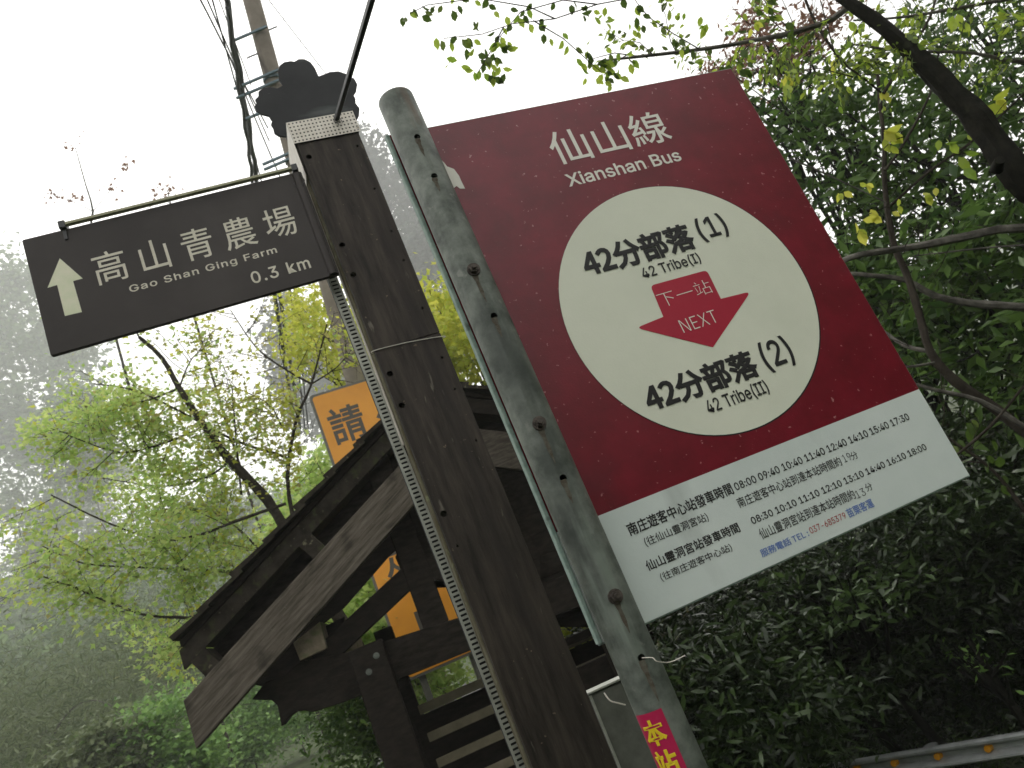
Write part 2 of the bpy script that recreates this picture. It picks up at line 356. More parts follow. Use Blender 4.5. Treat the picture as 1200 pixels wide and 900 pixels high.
ap = [bs.uv(*z2(*p), .0014) for p in [(458, 430), (706, 362), (768, 488), (900, 455), (733, 701), (395, 616), (515, 567)]]
flat('next_arrow', round_poly(ap, [.007, .007, 0, .012, 0, .010, 0]), .0014, M['arrow'], panel)
BW = .0018
lettering(bs, [('仙山線', (644, 173), (788, 160), (760, 131), (660, 193), .002)], .0008, M['white'], panel)
lettering(bs, [('Xianshan Bus', (663, 210), (798, 184), (663, 204), (668, 219), .014)], .0008, M['white'], panel)
lettering(bs, [('42分部落', (682, 309), (813, 278), (797, 262), (765, 306), .013), ('(1)', (816, 268), (852, 265), (838, 250), (829, 284), .012),
               ('42分部落', (756, 469), (890, 432), (875, 409), (843, 458), .013), ('(2)', (893, 420), (930, 415), (914, 393), (906, 437), .012)], BW, M['ink'], panel)
lettering(bs, [('42 Tribe(I)', (752, 321), (819, 300), (814, 296), (816, 311), .010), ('42 Tribe(II)', (827, 476), (899, 452), (893, 445), (886, 468), .010)], BW, M['ink'], panel)
lettering(bs, [('下一站', (770, 349), (832.5, 335), (827, 327), (785, 358), -.006), ('NEXT', (797, 381), (839, 369), (797, 375), (803, 389.5), -.01)], BW, M['white'], panel)
TW = .0007
lettering(bs, [('南庄遊客中心站發車時間', (735.6, 621), (859, 574), (741, 611), (741, 628), .006), ('08:00 09:40 10:40 11:40 12:40 14:10 15:40 17:30', (861, 571), (1066, 490), (1062, 484), (1047, 499.5), .012),
               ('(往仙山靈洞宮站)', (755.6, 636), (830, 607), (827, 600), (759, 641.5), .002), ('南庄遊客中心站到達本站時間約', (864, 589), (986, 541), (867, 582), (869, 595), .002),
               ('分', (997, 535), (1005, 533), (1001, 528.6), (1002, 538.5), 0),
               ('仙山靈洞宮站發車時間', (756.7, 663), (868, 621.7), (860, 613), (760, 670), .006), ('(往南庄遊客中心站)', (774, 676.7), (858, 643), (853, 637), (778, 682), .002),
               ('08:30 10:10 11:10 12:10 13:10 14:40 16:10 18:00', (880.6, 611), (1086, 525), (1083, 519.5), (1066, 535.5), .012),
               ('仙山靈洞宮站到達本站時間約', (889.6, 625), (1002, 580), (998, 572.5), (999, 586), .002), ('分', (1014, 572), (1022, 569.6), (1018, 565.4), (1019, 575.5), 0)], TW, M['ink'], panel)
lettering(bs, [('19', (988, 538), (996, 533), (993, 530.6), (990, 542), -.008), ('13', (1003, 580), (1013, 575), (1010, 572), (1006, 584), -.008)], TW, M['ink'], panel, label='handwritten black minutes')
lettering(bs, [('服務電話 TEL :', (890.6, 647), (947, 624), (939, 622.5), (940, 632.5), .006), ('苗栗客運', (992.6, 602), (1023.6, 590), (1018, 584.5), (996, 607), .006)], TW, M['blue'], panel)
lettering(bs, [('037-685379', (948.6, 621.6), (991, 604), (989, 600), (950, 626), .004)], TW, M['redink'], panel)
tp = [(516, 190), (520, 203), (531, 200), (540, 207), (545, 218), (540, 222), (533, 219), (528, 219), (522, 214), (518, 205), (514, 196)]
flat('torn_print_patch', [bs.uv(*p, .0009) for p in [(517, 187), (521, 191), (524, 195), (532, 198), (538, 206), (541, 213), (545, 221), (539, 221), (535, 218), (530, 222), (524, 216), (516, 204)]], .0009, M['white'], panel)
PU, PW, PR = .0248, .0265, .0254
ptop = EYE + .71
bm = bmesh.new()
cirs = []
zs = [(-.3, PR), (ptop - .005, PR), (ptop - .003, PR * .985), (ptop - .001, PR * .95), (ptop, PR * .88)]
rings = []
for z, r in zs: rings.append([bm.verts.new((PU + r * math.cos(a), -PW + r * math.sin(a), z)) for a in np.linspace(0, 2 * math.pi, 41)[:-1]])
ri = PR - .0025
rings.append([bm.verts.new((PU + ri * .7 * math.cos(a), -PW + ri * .7 * math.sin(a), ptop + .0005)) for a in np.linspace(0, 2 * math.pi, 41)[:-1]])
for i in range(len(rings) - 1):
    for k in range(40): bm.faces.new((rings[i][k], rings[i][(k + 1) % 40], rings[i + 1][(k + 1) % 40], rings[i + 1][k]))
bm.faces.new(rings[-1]); bm.faces.new(rings[0][::-1])
# hollow inside
inn = [[bm.verts.new((PU + ri * math.cos(a), -PW + ri * math.sin(a), z)) for a in np.linspace(0, 2 * math.pi, 41)[:-1]] for z in (-.28, ptop - .03)]
for k in range(40): bm.faces.new((inn[0][k], inn[1][k], inn[1][(k + 1) % 40], inn[0][(k + 1) % 40]))
bm.faces.new(inn[0]); bm.faces.new(inn[1][::-1])
me = bpy.data.meshes.new('pole'); bm.to_mesh(me); bm.free(); me.shade_smooth()
pole = link('pole', me, M['galv'], R)
eyeL = None
def cylhit(px, py):                   # where a pixel's ray meets the pole, in local coordinates
    ca = math.cos(-bs.a); sa = math.sin(-bs.a); o = Vector((0, 0, EYE)) - bs.base; d = Vector(ray(px, py))
    rot = lambda v: Vector((v.x * ca - v.y * sa, v.x * sa + v.y * ca, v.z))
    o = rot(o); d = rot(d); ox, oy = o.x - PU, o.y + PW; a = d.x ** 2 + d.y ** 2; b = 2 * (ox * d.x + oy * d.y); c = ox * ox + oy * oy - PR * PR
    q = b * b - 4 * a * c; t = (-b - math.sqrt(max(q, 0))) / (2 * a); p = o + d * t
    return p, Vector((p.x - PU, p.y + PW, 0)).normalized()
holes = []
for p in [(489, 160), (509, 206), (579, 370), (660, 560), (752, 771)]:
    q, n = cylhit(*p); holes.append((q + n * .004, q - n * .02, .0043))
cut(pole, holes); 
for f in pole.data.polygons: f.use_smooth = True
pole.data.set_sharp_from_angle(angle=math.radians(40))
def bolt(parent, q, n, r=.006, L=.006, name='bolt'):
    bm = bmesh.new(); tube_bm(bm, [q - n * .001, q + n * .0018], r * 1.45, sides=14); tube_bm(bm, [q + n * .0018, q + n * L], r, sides=6); tube_bm(bm, [q + n * L, q + n * (L + .005)], r * .5, sides=8)
    return fin(bm, name, M['rust'], parent)
for p in [(555, 316), (632, 496), (721, 699)]:
    q, n = cylhit(*p); bolt(R, q, n, .0060)
# the rust streaks that run down from the holes
for (px_, py_, ln) in ((489, 163, .030), (509, 209, .022), (555, 319, .045), (579, 373, .028), (632, 499, .05), (660, 563, .03), (721, 702, .04), (752, 775, .045)):
    q, n = cylhit(px_, py_); a_ = math.atan2(q.y + PW, q.x - PU); V = []; F = []
    for i in range(7):
        t = i / 6; hw_ = (.0030 * (1 - t) ** .6 + .0004) * (1 + .25 * math.sin(i * 2.1)) / PR; z = q.z + .001 - ln * t
        for sg_ in (-1, 0, 1): V.append((PU + (PR + .00025) * math.cos(a_ + sg_ * hw_), -PW + (PR + .00025) * math.sin(a_ + sg_ * hw_), z))
    for i in range(6):
        for j in range(2): F.append((3 * i + j, 3 * i + j + 1, 3 * i + j + 4, 3 * i + j + 3))
    me = bpy.data.meshes.new('rust_stain'); me.from_pydata(V, [], F); me.shade_smooth(); link('rust_stain', me, M['ruststain'], R)
q, n = cylhit(752, 771)
e = bs.pl(785, 776, .045); e2 = bs.pl(803, 768, .05)
tube('wire', [q, q + Vector((.010, -.004, -.004)), bs.pl(770, 775, .058), e, e2], .0006, M['zinc'], R, smooth=4, sides=5)
# sticker wrapped round the pole
ql = cylhit(746, 840)[0]; qr = cylhit(774, 828)[0]
angf = lambda q: math.atan2(q.y + PW, q.x - PU)
a0, a1 = angf(ql), angf(qr); zt = (ql.z + qr.z) / 2; zb = cylhit(767, 900)[0].z - .05
if a0 > a1: a0 -= 2 * math.pi
V = []; F = []; ns = 10
for i in range(ns + 1):
    a = a0 + (a1 - a0) * i / ns
    for z in (zb, zt): V.append((PU + (PR + .0004) * math.cos(a), -PW + (PR + .0004) * math.sin(a), z))
for i in range(ns): F.append((2 * i, 2 * i + 2, 2 * i + 3, 2 * i + 1))
me = bpy.data.meshes.new('sticker'); me.from_pydata(V, [], F); me.shade_smooth(); st = link('sticker', me, M['magenta'], R, label='magenta sticker with yellow characters')
VV, FF = [], []
for ch, zA, zB in (('本', zt - .007, zt - .034), ('站', zt - .039, zt - .066)):
    Vt, Ft = text_geo(ch, .012); xs = [p[0] for p in Vt]; ys = [p[1] for p in Vt]; k = len(VV)
    for x, y, zt_ in Vt:
        a = a0 + (a1 - a0) * (.14 + .72 * (x - min(xs)) / (max(xs) - min(xs))); z = zB + (zA - zB) * (y - min(ys)) / (max(ys) - min(ys))
        VV.append((PU + (PR + .0009 + max(zt_, 0) * .01) * math.cos(a), -PW + (PR + .0009 + max(zt_, 0) * .01) * math.sin(a), z))
    FF += [tuple(i + k for i in f) for f in Ft]
me = bpy.data.meshes.new('lettering'); me.from_pydata(VV, [], FF); link('lettering', me, M['yellow'], st)
# a back-side clamp and screws holding the panel
for z in (): box('clamp', (-.01, .007, z - .015), (.07, .012, z + .015), M['galv'], R, bev=.001)

# ------------------------------------------------------------------ wooden sign post with the farm sign
po_p = at(350, 170, 1.7); po = Frame(po_p, 19.364, 0)
R = po.root('signpost', 'dark timber signpost with slotted zinc side strip and a perforated white cap', 'signpost')
ul, ur = -.004, .1595; vt = po.uv(348, 169)[1]; vj = po.uv(440, 411)[1]; vtop = po.uv(337, 145)[1]
bm = bmesh.new(); bm_box(bm, (ul, 0, vj + .0008), (ur, .02, vt), None, .0012); b1 = fin(bm, 'front_board', M['board'], R, label='upper dark front board')
bm = bmesh.new(); bm_box(bm, (ul, .0, -.2), (ur, .02, vj - .0008), None, .0012); b2 = fin(bm, 'front_board', M['board'], R, label='lower dark front board')
big = [(362, 184), (401, 287), (414, 322), (457, 438), (471, 475), (520, 602)]
small = [(419, 171), (439, 221), (459, 271), (473, 305), (495, 361), (518, 419), (533, 456), (558, 516), (536, 640)]
def holes_in(ob, lo, hi):
    hs_ = []
    for lst, r in ((big, .0075), (small, .0032)):
        for p in lst:
            q = po.pl(*p)
            if lo + .01 < q.z < hi - .01: hs_.append((q + Vector((0, -.005, 0)), q + Vector((0, .014, 0)), r))
    if hs_: cut(ob, hs_)
holes_in(b1, vj, vt); holes_in(b2, -.2, vj)
bm = bmesh.new(); bm_box(bm, (ul - .004, .0205, -.2), (ur - .004, .055, vt + .004), None, .002); fin(bm, 'core_timber', M['moss'], R)
# cap: perforated sheet folded over the top and side
def lattice(bm, o, ex, ey, nx, ny, t, bar):      # grid of bars over the rectangle o + ex, ey
    o = Vector(o); ex = Vector(ex); ey = Vector(ey); n = ex.cross(ey).normalized() * t
    def q(a, b, c, d):
        pts = [o + ex * x + ey * y for x, y in ((a, c), (b, c), (b, d), (a, d))]
        v = [bm.verts.new(p) for p in pts] + [bm.verts.new(p + n) for p in pts]
        for f in ((0, 1, 2, 3), (7, 6, 5, 4), (0, 4, 5, 1), (1, 5, 6, 2), (2, 6, 7, 3), (3, 7, 4, 0)): bm.faces.new([v[i] for i in f])
    bx = bar / nx; by = bar / ny
    for i in range(nx + 1): q(max(0, i / nx - bx / 2), min(1, i / nx + bx / 2), 0, 1)
    for j in range(ny + 1):
        for i in range(nx): q(i / nx + bx / 2 if i else bx / 2, (i + 1) / nx - bx / 2, max(0, j / ny - by / 2), min(1, j / ny + by / 2))
cap = bmesh.new(); ch = vtop - vt
lattice(cap, (ul - .006, -.004, vt), (ur - ul + .012, 0, 0), (0, 0, ch), 18, 6, .0008, .58)
fin(cap, 'perforated_cap', M['zinc'], R)
cap = bmesh.new(); lattice(cap, (ul - .0065, .16, vt - .10), (0, -.165, 0), (0, 0, .10 + ch), 12, 24, .0008, .62)
fin(cap, 'perforated_cap', M['zinc'], R, label='perforated cap side with white mesh')
box('cap_shade_core', (ul - .003, .002, vt + .0035), (ur + .003, .155, vt + ch - .001), M['dark'], R, bev=.001)  # solid black block added so the cap holes look shaded
# white channel and slotted strip along the left side
us = ul - .019; vs_ = vt - .14
box('side_channel', (ul - .0085, .046, po.uv(458, 520)[1]), (ul - .0045, .056, vs_ + .02), M['zinc'], R, bev=.001, label='pale zinc channel beside the strip')
sw = -.062; A_ = po.pl(594, 850, sw); B_ = po.pl(389, 325, sw); ax = (B_ - A_).normalized(); A0 = A_ - ax * .5; LS = (po.pl(352, 215, sw) - A0).length
def stripbox(bm_, l0, l1, w0_, w1_, t0=0, t1=.0015):
    wv = Vector((ax.z, 0, -ax.x)); Mx = Matrix((ax, Vector((0, 1, 0)), wv)).transposed().to_4x4(); Mx.translation = A0
    bm_box(bm_, (l0, t0, w0_), (l1, t1, w1_), Mx)
st_ = bmesh.new(); hw = .0125; pitch = .0108
stripbox(st_, 0, LS, -hw, -hw + .0055); stripbox(st_, 0, LS, hw - .005, hw)
for i in range(int(LS / pitch)): stripbox(st_, i * pitch, i * pitch + pitch * .55, -hw + .0055, hw - .005)
fin(st_, 'slotted_strip', M['zincold'], R)
st_ = bmesh.new(); stripbox(st_, 0, LS, -hw + .001, hw - .001, .004, .02); fin(st_, 'slot_shade_back', M['dark'], R)  # black bar behind the slots, painted in place of shade
wa = po.pl(438, 411, .0015); wb = po.pl(519, 394, .0015)
tube('wire', [wa + Vector((-.002, .01, -.003)), wa, (wa + wb) / 2 + Vector((0, -.001, .003)), wb, wb + Vector((.002, .012, .0))], .0011, M['zinc'], R, smooth=5, sides=5)
# cloud shaped top plate
z2b = lambda x, y: (200 + x / 3, y / 3)
cl = [(405, 480), (380, 478), (364, 468), (360, 450), (352, 438), (356, 425), (345, 408), (322, 402), (300, 388), (295, 372), (302, 362), (296, 350), (308, 338), (308, 322), (325, 308), (350, 305), (375, 310), (394, 300), (380, 280), (377, 250), (383, 230), (398, 218), (420, 214), (436, 216), (450, 207), (470, 207), (492, 218), (508, 240), (520, 268), (535, 262), (560, 252), (590, 250), (615, 258), (625, 268), (645, 275), (656, 295), (652, 320), (643, 333), (650, 348), (650, 362), (664, 380), (662, 405), (652, 425), (640, 470), (640, 500), (420, 520)]
cw = -.17
prism('cloud_plate', [po.uv(*z2b(*p), cw) for p in cl], .17, .176, M['cloud'], R, bev=.0008)
# rod
a = po.pl(394, 140, .002); b = po.pl(434, 5, .42); d = (b - a)
bm = bmesh.new(); beam_bm(bm, a - d * .06, a + d * 1.6, .0115, .0115, bev=.001); fin(bm, 'rod', M['black'], R, label='thin black square rod rising from the cap')
bm = bmesh.new()
for i, (dx, l) in enumerate(((-.009, .018), (-.003, .026), (.004, .012), (.009, .02))):
    tube_bm(bm, [a + Vector((dx, -.007, -.002)), a + Vector((dx + .002, -.0075, -l))], .0012, .0006, sides=5)
fin(bm, 'bitumen_drip', M['black'], R)

# farm sign, a thing of its own hung on the post
arf = Frame(at(385, 250, 1.70), 15.4, 0)
A = arf.root('direction_sign', 'dark brown hanging sign with a white up arrow and pale characters, left of the post', 'direction sign')
TL, TR, BR, BL = [arf.uv(*p) for p in [(25, 283), (351, 199), (399, 321), (60, 416)]]
vtp = (TL[1] + TR[1]) / 2; vbt = (BL[1] + BR[1]) / 2; u0 = (TL[0] + BL[0]) / 2; u1 = (TR[0] + BR[0]) / 2
th = .012
pts = round_poly(sh(u0, u1, vbt, vtp), [.004] * 4, 3)
sp = prism('sign_board', [(p[0], p[1]) for p in pts], 0, th, M['signboard'], A, bev=.0012)
# rolled end toward the post
bm = bmesh.new()
for k in range(9):
    pass
tube_bm(bm, [(u1 - .014, .003, vbt + .003), (u1 - .014, .003, vtp - .004)], .011, sides=20); fin(bm, 'rolled_end', M['signboard'], A, smooth=True)
zz = lambda x, y: (x / 3, 250 + y / 3)
AW = .0005
lettering(arf, [('高山青農場', (110, 317), (348.5, 265), (125, 294), (117, 335), .001, 1.17)], AW, M['beige'], sp)
lettering(arf, [('Gao Shan Ging Farm', (151.5, 339), (324.5, 294), (157, 333), (157, 344), .012, 1.12)], AW, M['beige'], sp)
lettering(arf, [('0.3 km', (294, 325), (364, 311), (337, 307), (300, 332), .012, 1.12)], AW, M['beige'], sp)
flat('arrow_print', [arf.uv(*zz(*p), AW) for p in [(210, 158), (291, 229), (257, 238), (288, 347), (228, 361), (201, 252), (167, 262)]], AW, M['arrowcream'], sp)
ra = arf.pl(72, 263, .004); rb = arf.pl(346, 196, .004)
rb.z = ra.z = vtp + .009
bm = bmesh.new(); beam_bm(bm, ra, rb, .007, .012, bev=.0006); fin(bm, 'top_rail', M['rail'], A)
for cx in (ra.x, rb.x - .004):
    bm = bmesh.new(); bm_box(bm, (cx - .006, -.012, vtp - .002), (cx + .009, .022, vtp + .018), None, .0015); bm_box(bm, (cx - .002, -.004, vtp - .03), (cx + .006, -.001, vtp + .001), None, .0008)
    fin(bm, 'clamp', M['black'], A)
drip = bmesh.new(); random.seed(3)
for i in range(26):
    u = u0 + .05 + (u1 - u0 - .07) * i / 26 + random.uniform(-.004, .004); r = random.uniform(.0008, .0016)
    tube_bm(drip, [(u, .004, vbt + .001), (u, .004, vbt - r * 1.6)], r, r * .5, sides=6)
fin(drip, 'water_drop', M['signboard'], A, kind='stuff')
tube('hanger_wire', [arf.pl(352, 205, .002), arf.pl(357, 212, .012), arf.pl(350, 220, .004), arf.pl(343, 214, .002)], .0009, M['black'], A, smooth=4, sides=5)

# ------------------------------------------------------------------ grey box between the post and the pole
gb = Frame(at(690, 810, 2.1), 12, 0)
G = gb.root('meter_box', 'grey box with a bright metal top edge low between the posts', 'box')
uA, vA = gb.uv(690, 811); uB, vB = gb.uv(738, 798)
box('box_body', (uA, 0, vA - .62), (uB + .055, .05, vA - .008), M['stone'], G, bev=.004)
box('lid', (uA - .006, -.006, vA - .0055), (uB + .061, .056, vA), M['zincold'], G, bev=.001)
box('corner_trim', (uA - .003, -.003, vA - .62), (uA + .003, .001, vA - .009), M['zincold'], G, bev=.0005)
w0 = gb.pl(708, 812, .01); tube('wire', [w0, gb.pl(715, 821, .02), gb.pl(725, 824, .02), gb.pl(733, 826, .02)], .002, M['zinc'], G, smooth=4, sides=5)

# ------------------------------------------------------------------ roofed shelter
shl = Frame(at(493, 457, 4.5), 12, -.25)
R = shl.root('bus_shelter', 'dark timber shelter with a gabled board roof behind the signpost', 'shelter')
z5 = lambda x, y: (180 + x / 3, 450 + y / 3)
z6 = lambda x, y: (200 + x / 3, 600 + y / 3)
ap = Vector(shl.uv(493, 452)); th_ = math.radians(28)
dl = Vector((-math.cos(th_), -math.sin(th_))); dr = Vector((math.cos(th_), -math.sin(th_))); nl = Vector((-math.sin(th_), math.cos(th_))); nr = Vector((math.sin(th_), math.cos(th_)))
LEN = (Vector(shl.uv(207, 752)) - ap).length; DEPTH = 2.6
def slopeboard(name, side, s0, s1, o0, o1, y0, y1, mt, lab=None, jit=0):      # s along slope, o offset below the roof line
    d, n = (dl, nl) if side < 0 else (dr, nr)
    tt = math.tan(th_); p = [ap + d * (s0 + o0 * tt) - n * o0, ap + d * (s1 + o0 * tt) - n * o0, ap + d * (s1 + o1 * tt) - n * o1, ap + d * (s0 + o1 * tt) - n * o1]
    return prism(name, [(q.x, q.y) for q in p], y0, y1, mt, R, bev=.003, label=lab)
LR = LEN * .95
rb_ = random.Random(5)
for side, LL in ((-1, LEN), (1, LR)):
    nrow = 8
    for i in range(nrow):
        s0 = LL * i / nrow; s1 = LL * (i + 1) / nrow + .06; d, n = (dl, nl) if side < 0 else (dr, nr)
        if i == nrow - 1: s1 = LL
        t0 = -.002; t1 = .028 + rb_.uniform(-.003, .004)
        p = [ap + d * s0 + n * 0.0, ap + d * s1 + n * .016, ap + d * s1 + n * (.016 + t1), ap + d * s0 + n * .018]
        nb = 10
        for j in range(nb):
            a_ = DEPTH * j / nb - .05; b_ = DEPTH * (j + 1) / nb - .05 - .006
            dz = rb_.uniform(-.003, .003)
            prism('roof_shingle', [(q.x, q.y + dz) for q in p], a_, b_, M['roofwood'], R)
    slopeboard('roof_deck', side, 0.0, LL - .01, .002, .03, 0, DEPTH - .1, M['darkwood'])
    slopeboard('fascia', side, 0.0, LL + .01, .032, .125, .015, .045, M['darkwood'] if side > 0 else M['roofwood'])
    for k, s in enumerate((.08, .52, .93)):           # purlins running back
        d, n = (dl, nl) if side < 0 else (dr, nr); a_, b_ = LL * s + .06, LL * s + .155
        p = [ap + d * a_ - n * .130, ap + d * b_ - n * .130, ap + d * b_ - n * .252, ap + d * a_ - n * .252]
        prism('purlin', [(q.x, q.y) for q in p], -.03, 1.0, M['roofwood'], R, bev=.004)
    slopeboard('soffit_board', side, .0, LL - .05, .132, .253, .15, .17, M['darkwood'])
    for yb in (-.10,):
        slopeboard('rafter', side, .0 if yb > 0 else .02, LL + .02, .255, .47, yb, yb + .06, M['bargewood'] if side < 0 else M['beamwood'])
# eave beam with its pale cut end, wall plate
def rectpx(name, pts, y0, y1, mt, lab=None, bev=.004): return prism(name, [shl.uv(*p, -y0) for p in pts], y0, y1, mt, R, bev=bev, label=lab)
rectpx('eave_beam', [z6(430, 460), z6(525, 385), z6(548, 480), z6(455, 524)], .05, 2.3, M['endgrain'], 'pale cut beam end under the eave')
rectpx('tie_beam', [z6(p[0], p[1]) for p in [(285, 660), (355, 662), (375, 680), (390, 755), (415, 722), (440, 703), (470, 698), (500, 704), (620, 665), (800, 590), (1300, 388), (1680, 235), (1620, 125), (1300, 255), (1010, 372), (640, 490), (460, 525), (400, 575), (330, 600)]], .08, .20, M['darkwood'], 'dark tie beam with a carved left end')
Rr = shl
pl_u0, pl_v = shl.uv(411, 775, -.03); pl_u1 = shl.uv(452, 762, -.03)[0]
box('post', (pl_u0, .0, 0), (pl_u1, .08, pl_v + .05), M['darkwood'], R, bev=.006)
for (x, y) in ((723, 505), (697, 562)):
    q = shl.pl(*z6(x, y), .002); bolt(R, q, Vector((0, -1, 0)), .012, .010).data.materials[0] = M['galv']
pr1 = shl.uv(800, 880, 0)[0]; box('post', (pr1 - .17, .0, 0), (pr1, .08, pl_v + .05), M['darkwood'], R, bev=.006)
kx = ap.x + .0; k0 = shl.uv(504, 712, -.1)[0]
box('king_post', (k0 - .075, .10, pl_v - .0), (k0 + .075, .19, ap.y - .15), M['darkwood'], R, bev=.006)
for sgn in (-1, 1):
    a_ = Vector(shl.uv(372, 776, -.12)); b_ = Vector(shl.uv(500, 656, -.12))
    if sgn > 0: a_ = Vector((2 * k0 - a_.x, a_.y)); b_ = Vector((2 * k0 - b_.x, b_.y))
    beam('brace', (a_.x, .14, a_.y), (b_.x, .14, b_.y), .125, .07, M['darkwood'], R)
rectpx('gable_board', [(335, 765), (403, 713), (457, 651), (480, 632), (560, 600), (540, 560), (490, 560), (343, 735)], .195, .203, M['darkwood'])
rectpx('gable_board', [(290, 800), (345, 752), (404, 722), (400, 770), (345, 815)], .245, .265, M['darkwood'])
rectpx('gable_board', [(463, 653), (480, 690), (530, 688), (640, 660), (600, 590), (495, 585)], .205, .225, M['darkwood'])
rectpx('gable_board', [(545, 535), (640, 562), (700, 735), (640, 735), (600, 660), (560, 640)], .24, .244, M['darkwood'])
# right-hand infill boards under the gable
vb0 = shl.uv(670, 735, -.2)[1]; ub0 = shl.uv(560, 600, -.2)[0]
for i in range(5):
    h0 = .128; z = vb0 + .06 + i * h0; xr = min(1.35, (ap.y - .28 - z - h0) / math.tan(th_) + ap.x)
    if xr > ub0 + .1: box('infill_board', (ub0, .21, z), (xr, .235, z + h0 - .001), M['darkwood'], R, bev=.003)
r0 = shl.uv(655, 757, -.3); r1 = shl.uv(697, 738, -.3)
box('rail', (.2, .28, r0[1] - .02), (pr1 - .1, .33, r0[1] + .025), M['darkwood'], R, bev=.003)
r0 = shl.uv(675, 784, -.3)
box('rail', (.2, .28, r0[1] - .30), (pr1 - .1, .36, r0[1]), M['darkwood'], R, bev=.003)
# back posts
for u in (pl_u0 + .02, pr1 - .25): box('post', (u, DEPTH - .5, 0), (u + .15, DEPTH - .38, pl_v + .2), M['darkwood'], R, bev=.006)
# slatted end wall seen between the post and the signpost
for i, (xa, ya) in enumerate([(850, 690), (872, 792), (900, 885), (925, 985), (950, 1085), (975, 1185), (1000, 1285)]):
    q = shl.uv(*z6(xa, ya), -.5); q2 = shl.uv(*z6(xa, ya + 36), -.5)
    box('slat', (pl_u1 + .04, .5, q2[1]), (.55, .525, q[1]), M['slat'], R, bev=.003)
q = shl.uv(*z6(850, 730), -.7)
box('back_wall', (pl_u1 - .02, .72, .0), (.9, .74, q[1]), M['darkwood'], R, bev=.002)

# ------------------------------------------------------------------ orange roadside sign
of = Frame(at(365, 465, 8.0), 17.9, -.1)
O = of.root('warning_sign', 'tall orange sign with grey characters standing behind the shelter roof', 'sign')
tl = of.uv(363, 464); bl = of.uv(476, 800); ht = tl[1] - bl[1]; wd = .86; ux = (tl[0] + bl[0]) / 2
prism('sign_back', round_poly(sh(ux, ux + wd, bl[1], tl[1]), [.05] * 4), 0.001, .03, M['signgrey'], O)
flat('orange_face', round_poly(sh(ux + .028, ux + wd - .028, bl[1] + .028, tl[1] - .028), [.04] * 4), .002, M['orange'], O)
lettering(of, [('請', (384, 493), (427, 492), (405, 474), (410, 518), .006)], .004, M['signink'], O)
g0 = of.uv(384, 493)[0]; g1 = of.uv(427, 492)[0]
def glyph_uv(ch, u0, u1, v0, v1, off=.006):
    V, F = text_geo(ch, off); xs = [p[0] for p in V]; ys = [p[1] for p in V]
    me = bpy.data.meshes.new('lettering'); me.from_pydata([(u0 + (x - min(xs)) / (max(xs) - min(xs)) * (u1 - u0), -.004 - max(z, 0) * .02, v0 + (y - min(ys)) / (max(ys) - min(ys)) * (v1 - v0)) for x, y, z in V], [], F)
    link('lettering', me, M['signink'], O)
cwid = g1 - g0; vv = of.uv(405, 496)[1]; chh = of.uv(405, 474)[1] - of.uv(410, 518)[1]
glyph_uv('勿', g0 + cwid * 1.35, g1 + cwid * 1.25, vv - chh * .55, vv + chh * .3)
vm = of.uv(482, 738)[1]; glyph_uv('馬', g0 + .12, g1 + .12, vm - chh * .55, vm + chh * .35)
vm = of.uv(528, 722)[1]; glyph_uv('路', g0 + .12 + cwid * 1.25, g1 + .10 + cwid * 1.25, vm - chh * .5, vm + chh * .4)
vm = of.uv(450, 655)[1]; glyph_uv('走', g0 + .05, g1 + .05, vm - chh * .5, vm + chh * .4)
for u in (ux + .12, ux + wd - .2): box('leg', (u, .032, -.5), (u + .07, .09, tl[1] - .1), M['signgrey'], O, bev=.004)

# ------------------------------------------------------------------ utility pole and cables
pa = at(416, 445, 10.5); pb = at(295, 0, 9.2); d = pb - pa; gzp = -.1
p0 = pa - d * (pa.z - gzp + .4) / d.z; p1 = pb + d * .55
U = thing('utility_pole', 'tall tapering grey concrete utility pole behind the dark cloud plate', 'utility pole', (p0.x, p0.y, 0))
ofs = Vector((p0.x, p0.y, 0))
tube('shaft', [p0 - ofs, p1 - ofs], .155, M['concrete'], U, r1=.118, sides=24)
def onpole(t): return p0 + (p1 - p0) * t - ofs
tpos = lambda py: (lambda pp: ((pp - p0).length / (p1 - p0).length))(pa + (pb - pa) * ((445 - py) / 445))
for py, L in ((45, .25), (96, .42), (107, .42), (133, .36), (188, .30), (194, .30)):
    q = onpole(tpos(py)); bm = bmesh.new(); sgn = -1
    bm_box(bm, (q.x - .14 - L, q.y - .17, q.z - .018), (q.x + .15, q.y - .14, q.z + .018), None, .003)
    fin(bm, 'bracket', M['bracket'], U)
for py in (40, 60, 110):
    q = onpole(tpos(py)); tube('step_bolt', [q + Vector((-.3 if py == 60 else .1, 0, 0)), q + Vector((.02 if py == 60 else .26, 0, 0))], .012, M['cable'], U, sides=6)
for py in (95, 150, 191):
    q = onpole(tpos(py)); bm = bmesh.new(); tube_bm(bm, [q - d.normalized() * .02, q + d.normalized() * .02], .15, sides=24); fin(bm, 'band', M['bracket'], U, smooth=True)
def cable(a, b, r, lab, sag=.4, g='cables strung along the road past the utility pole', kinks=None):
    pts = []; A_ = at(*a); B_ = at(*b)
    A2 = A_ + (A_ - B_) * .35; B2 = B_ + (B_ - A_) * .4
    for i in range(25):
        t = i / 24; p = A2.lerp(B2, t); p.z -= sag * 4 * (t - .26) * (.74 - t) if .26 < t < .74 else 0
        if kinks: p.x += kinks * math.sin(t * 37) * .03
        pts.append(p)
    o = tube('cable', pts, r, M['cable'], None, sides=6); tag(o, lab, 'cable', g)
cable((235, 0, 8.5), (297, 118, 12), .014, 'leftmost thin cable of the bundle beside the utility pole')
cable((243, 0, 8.5), (300, 130, 12), .012, 'second thin cable from the left edge of the bundle')
cable((249, 0, 8.4), (303, 200, 13), .012, 'third thin cable from the left, inside the bundle')
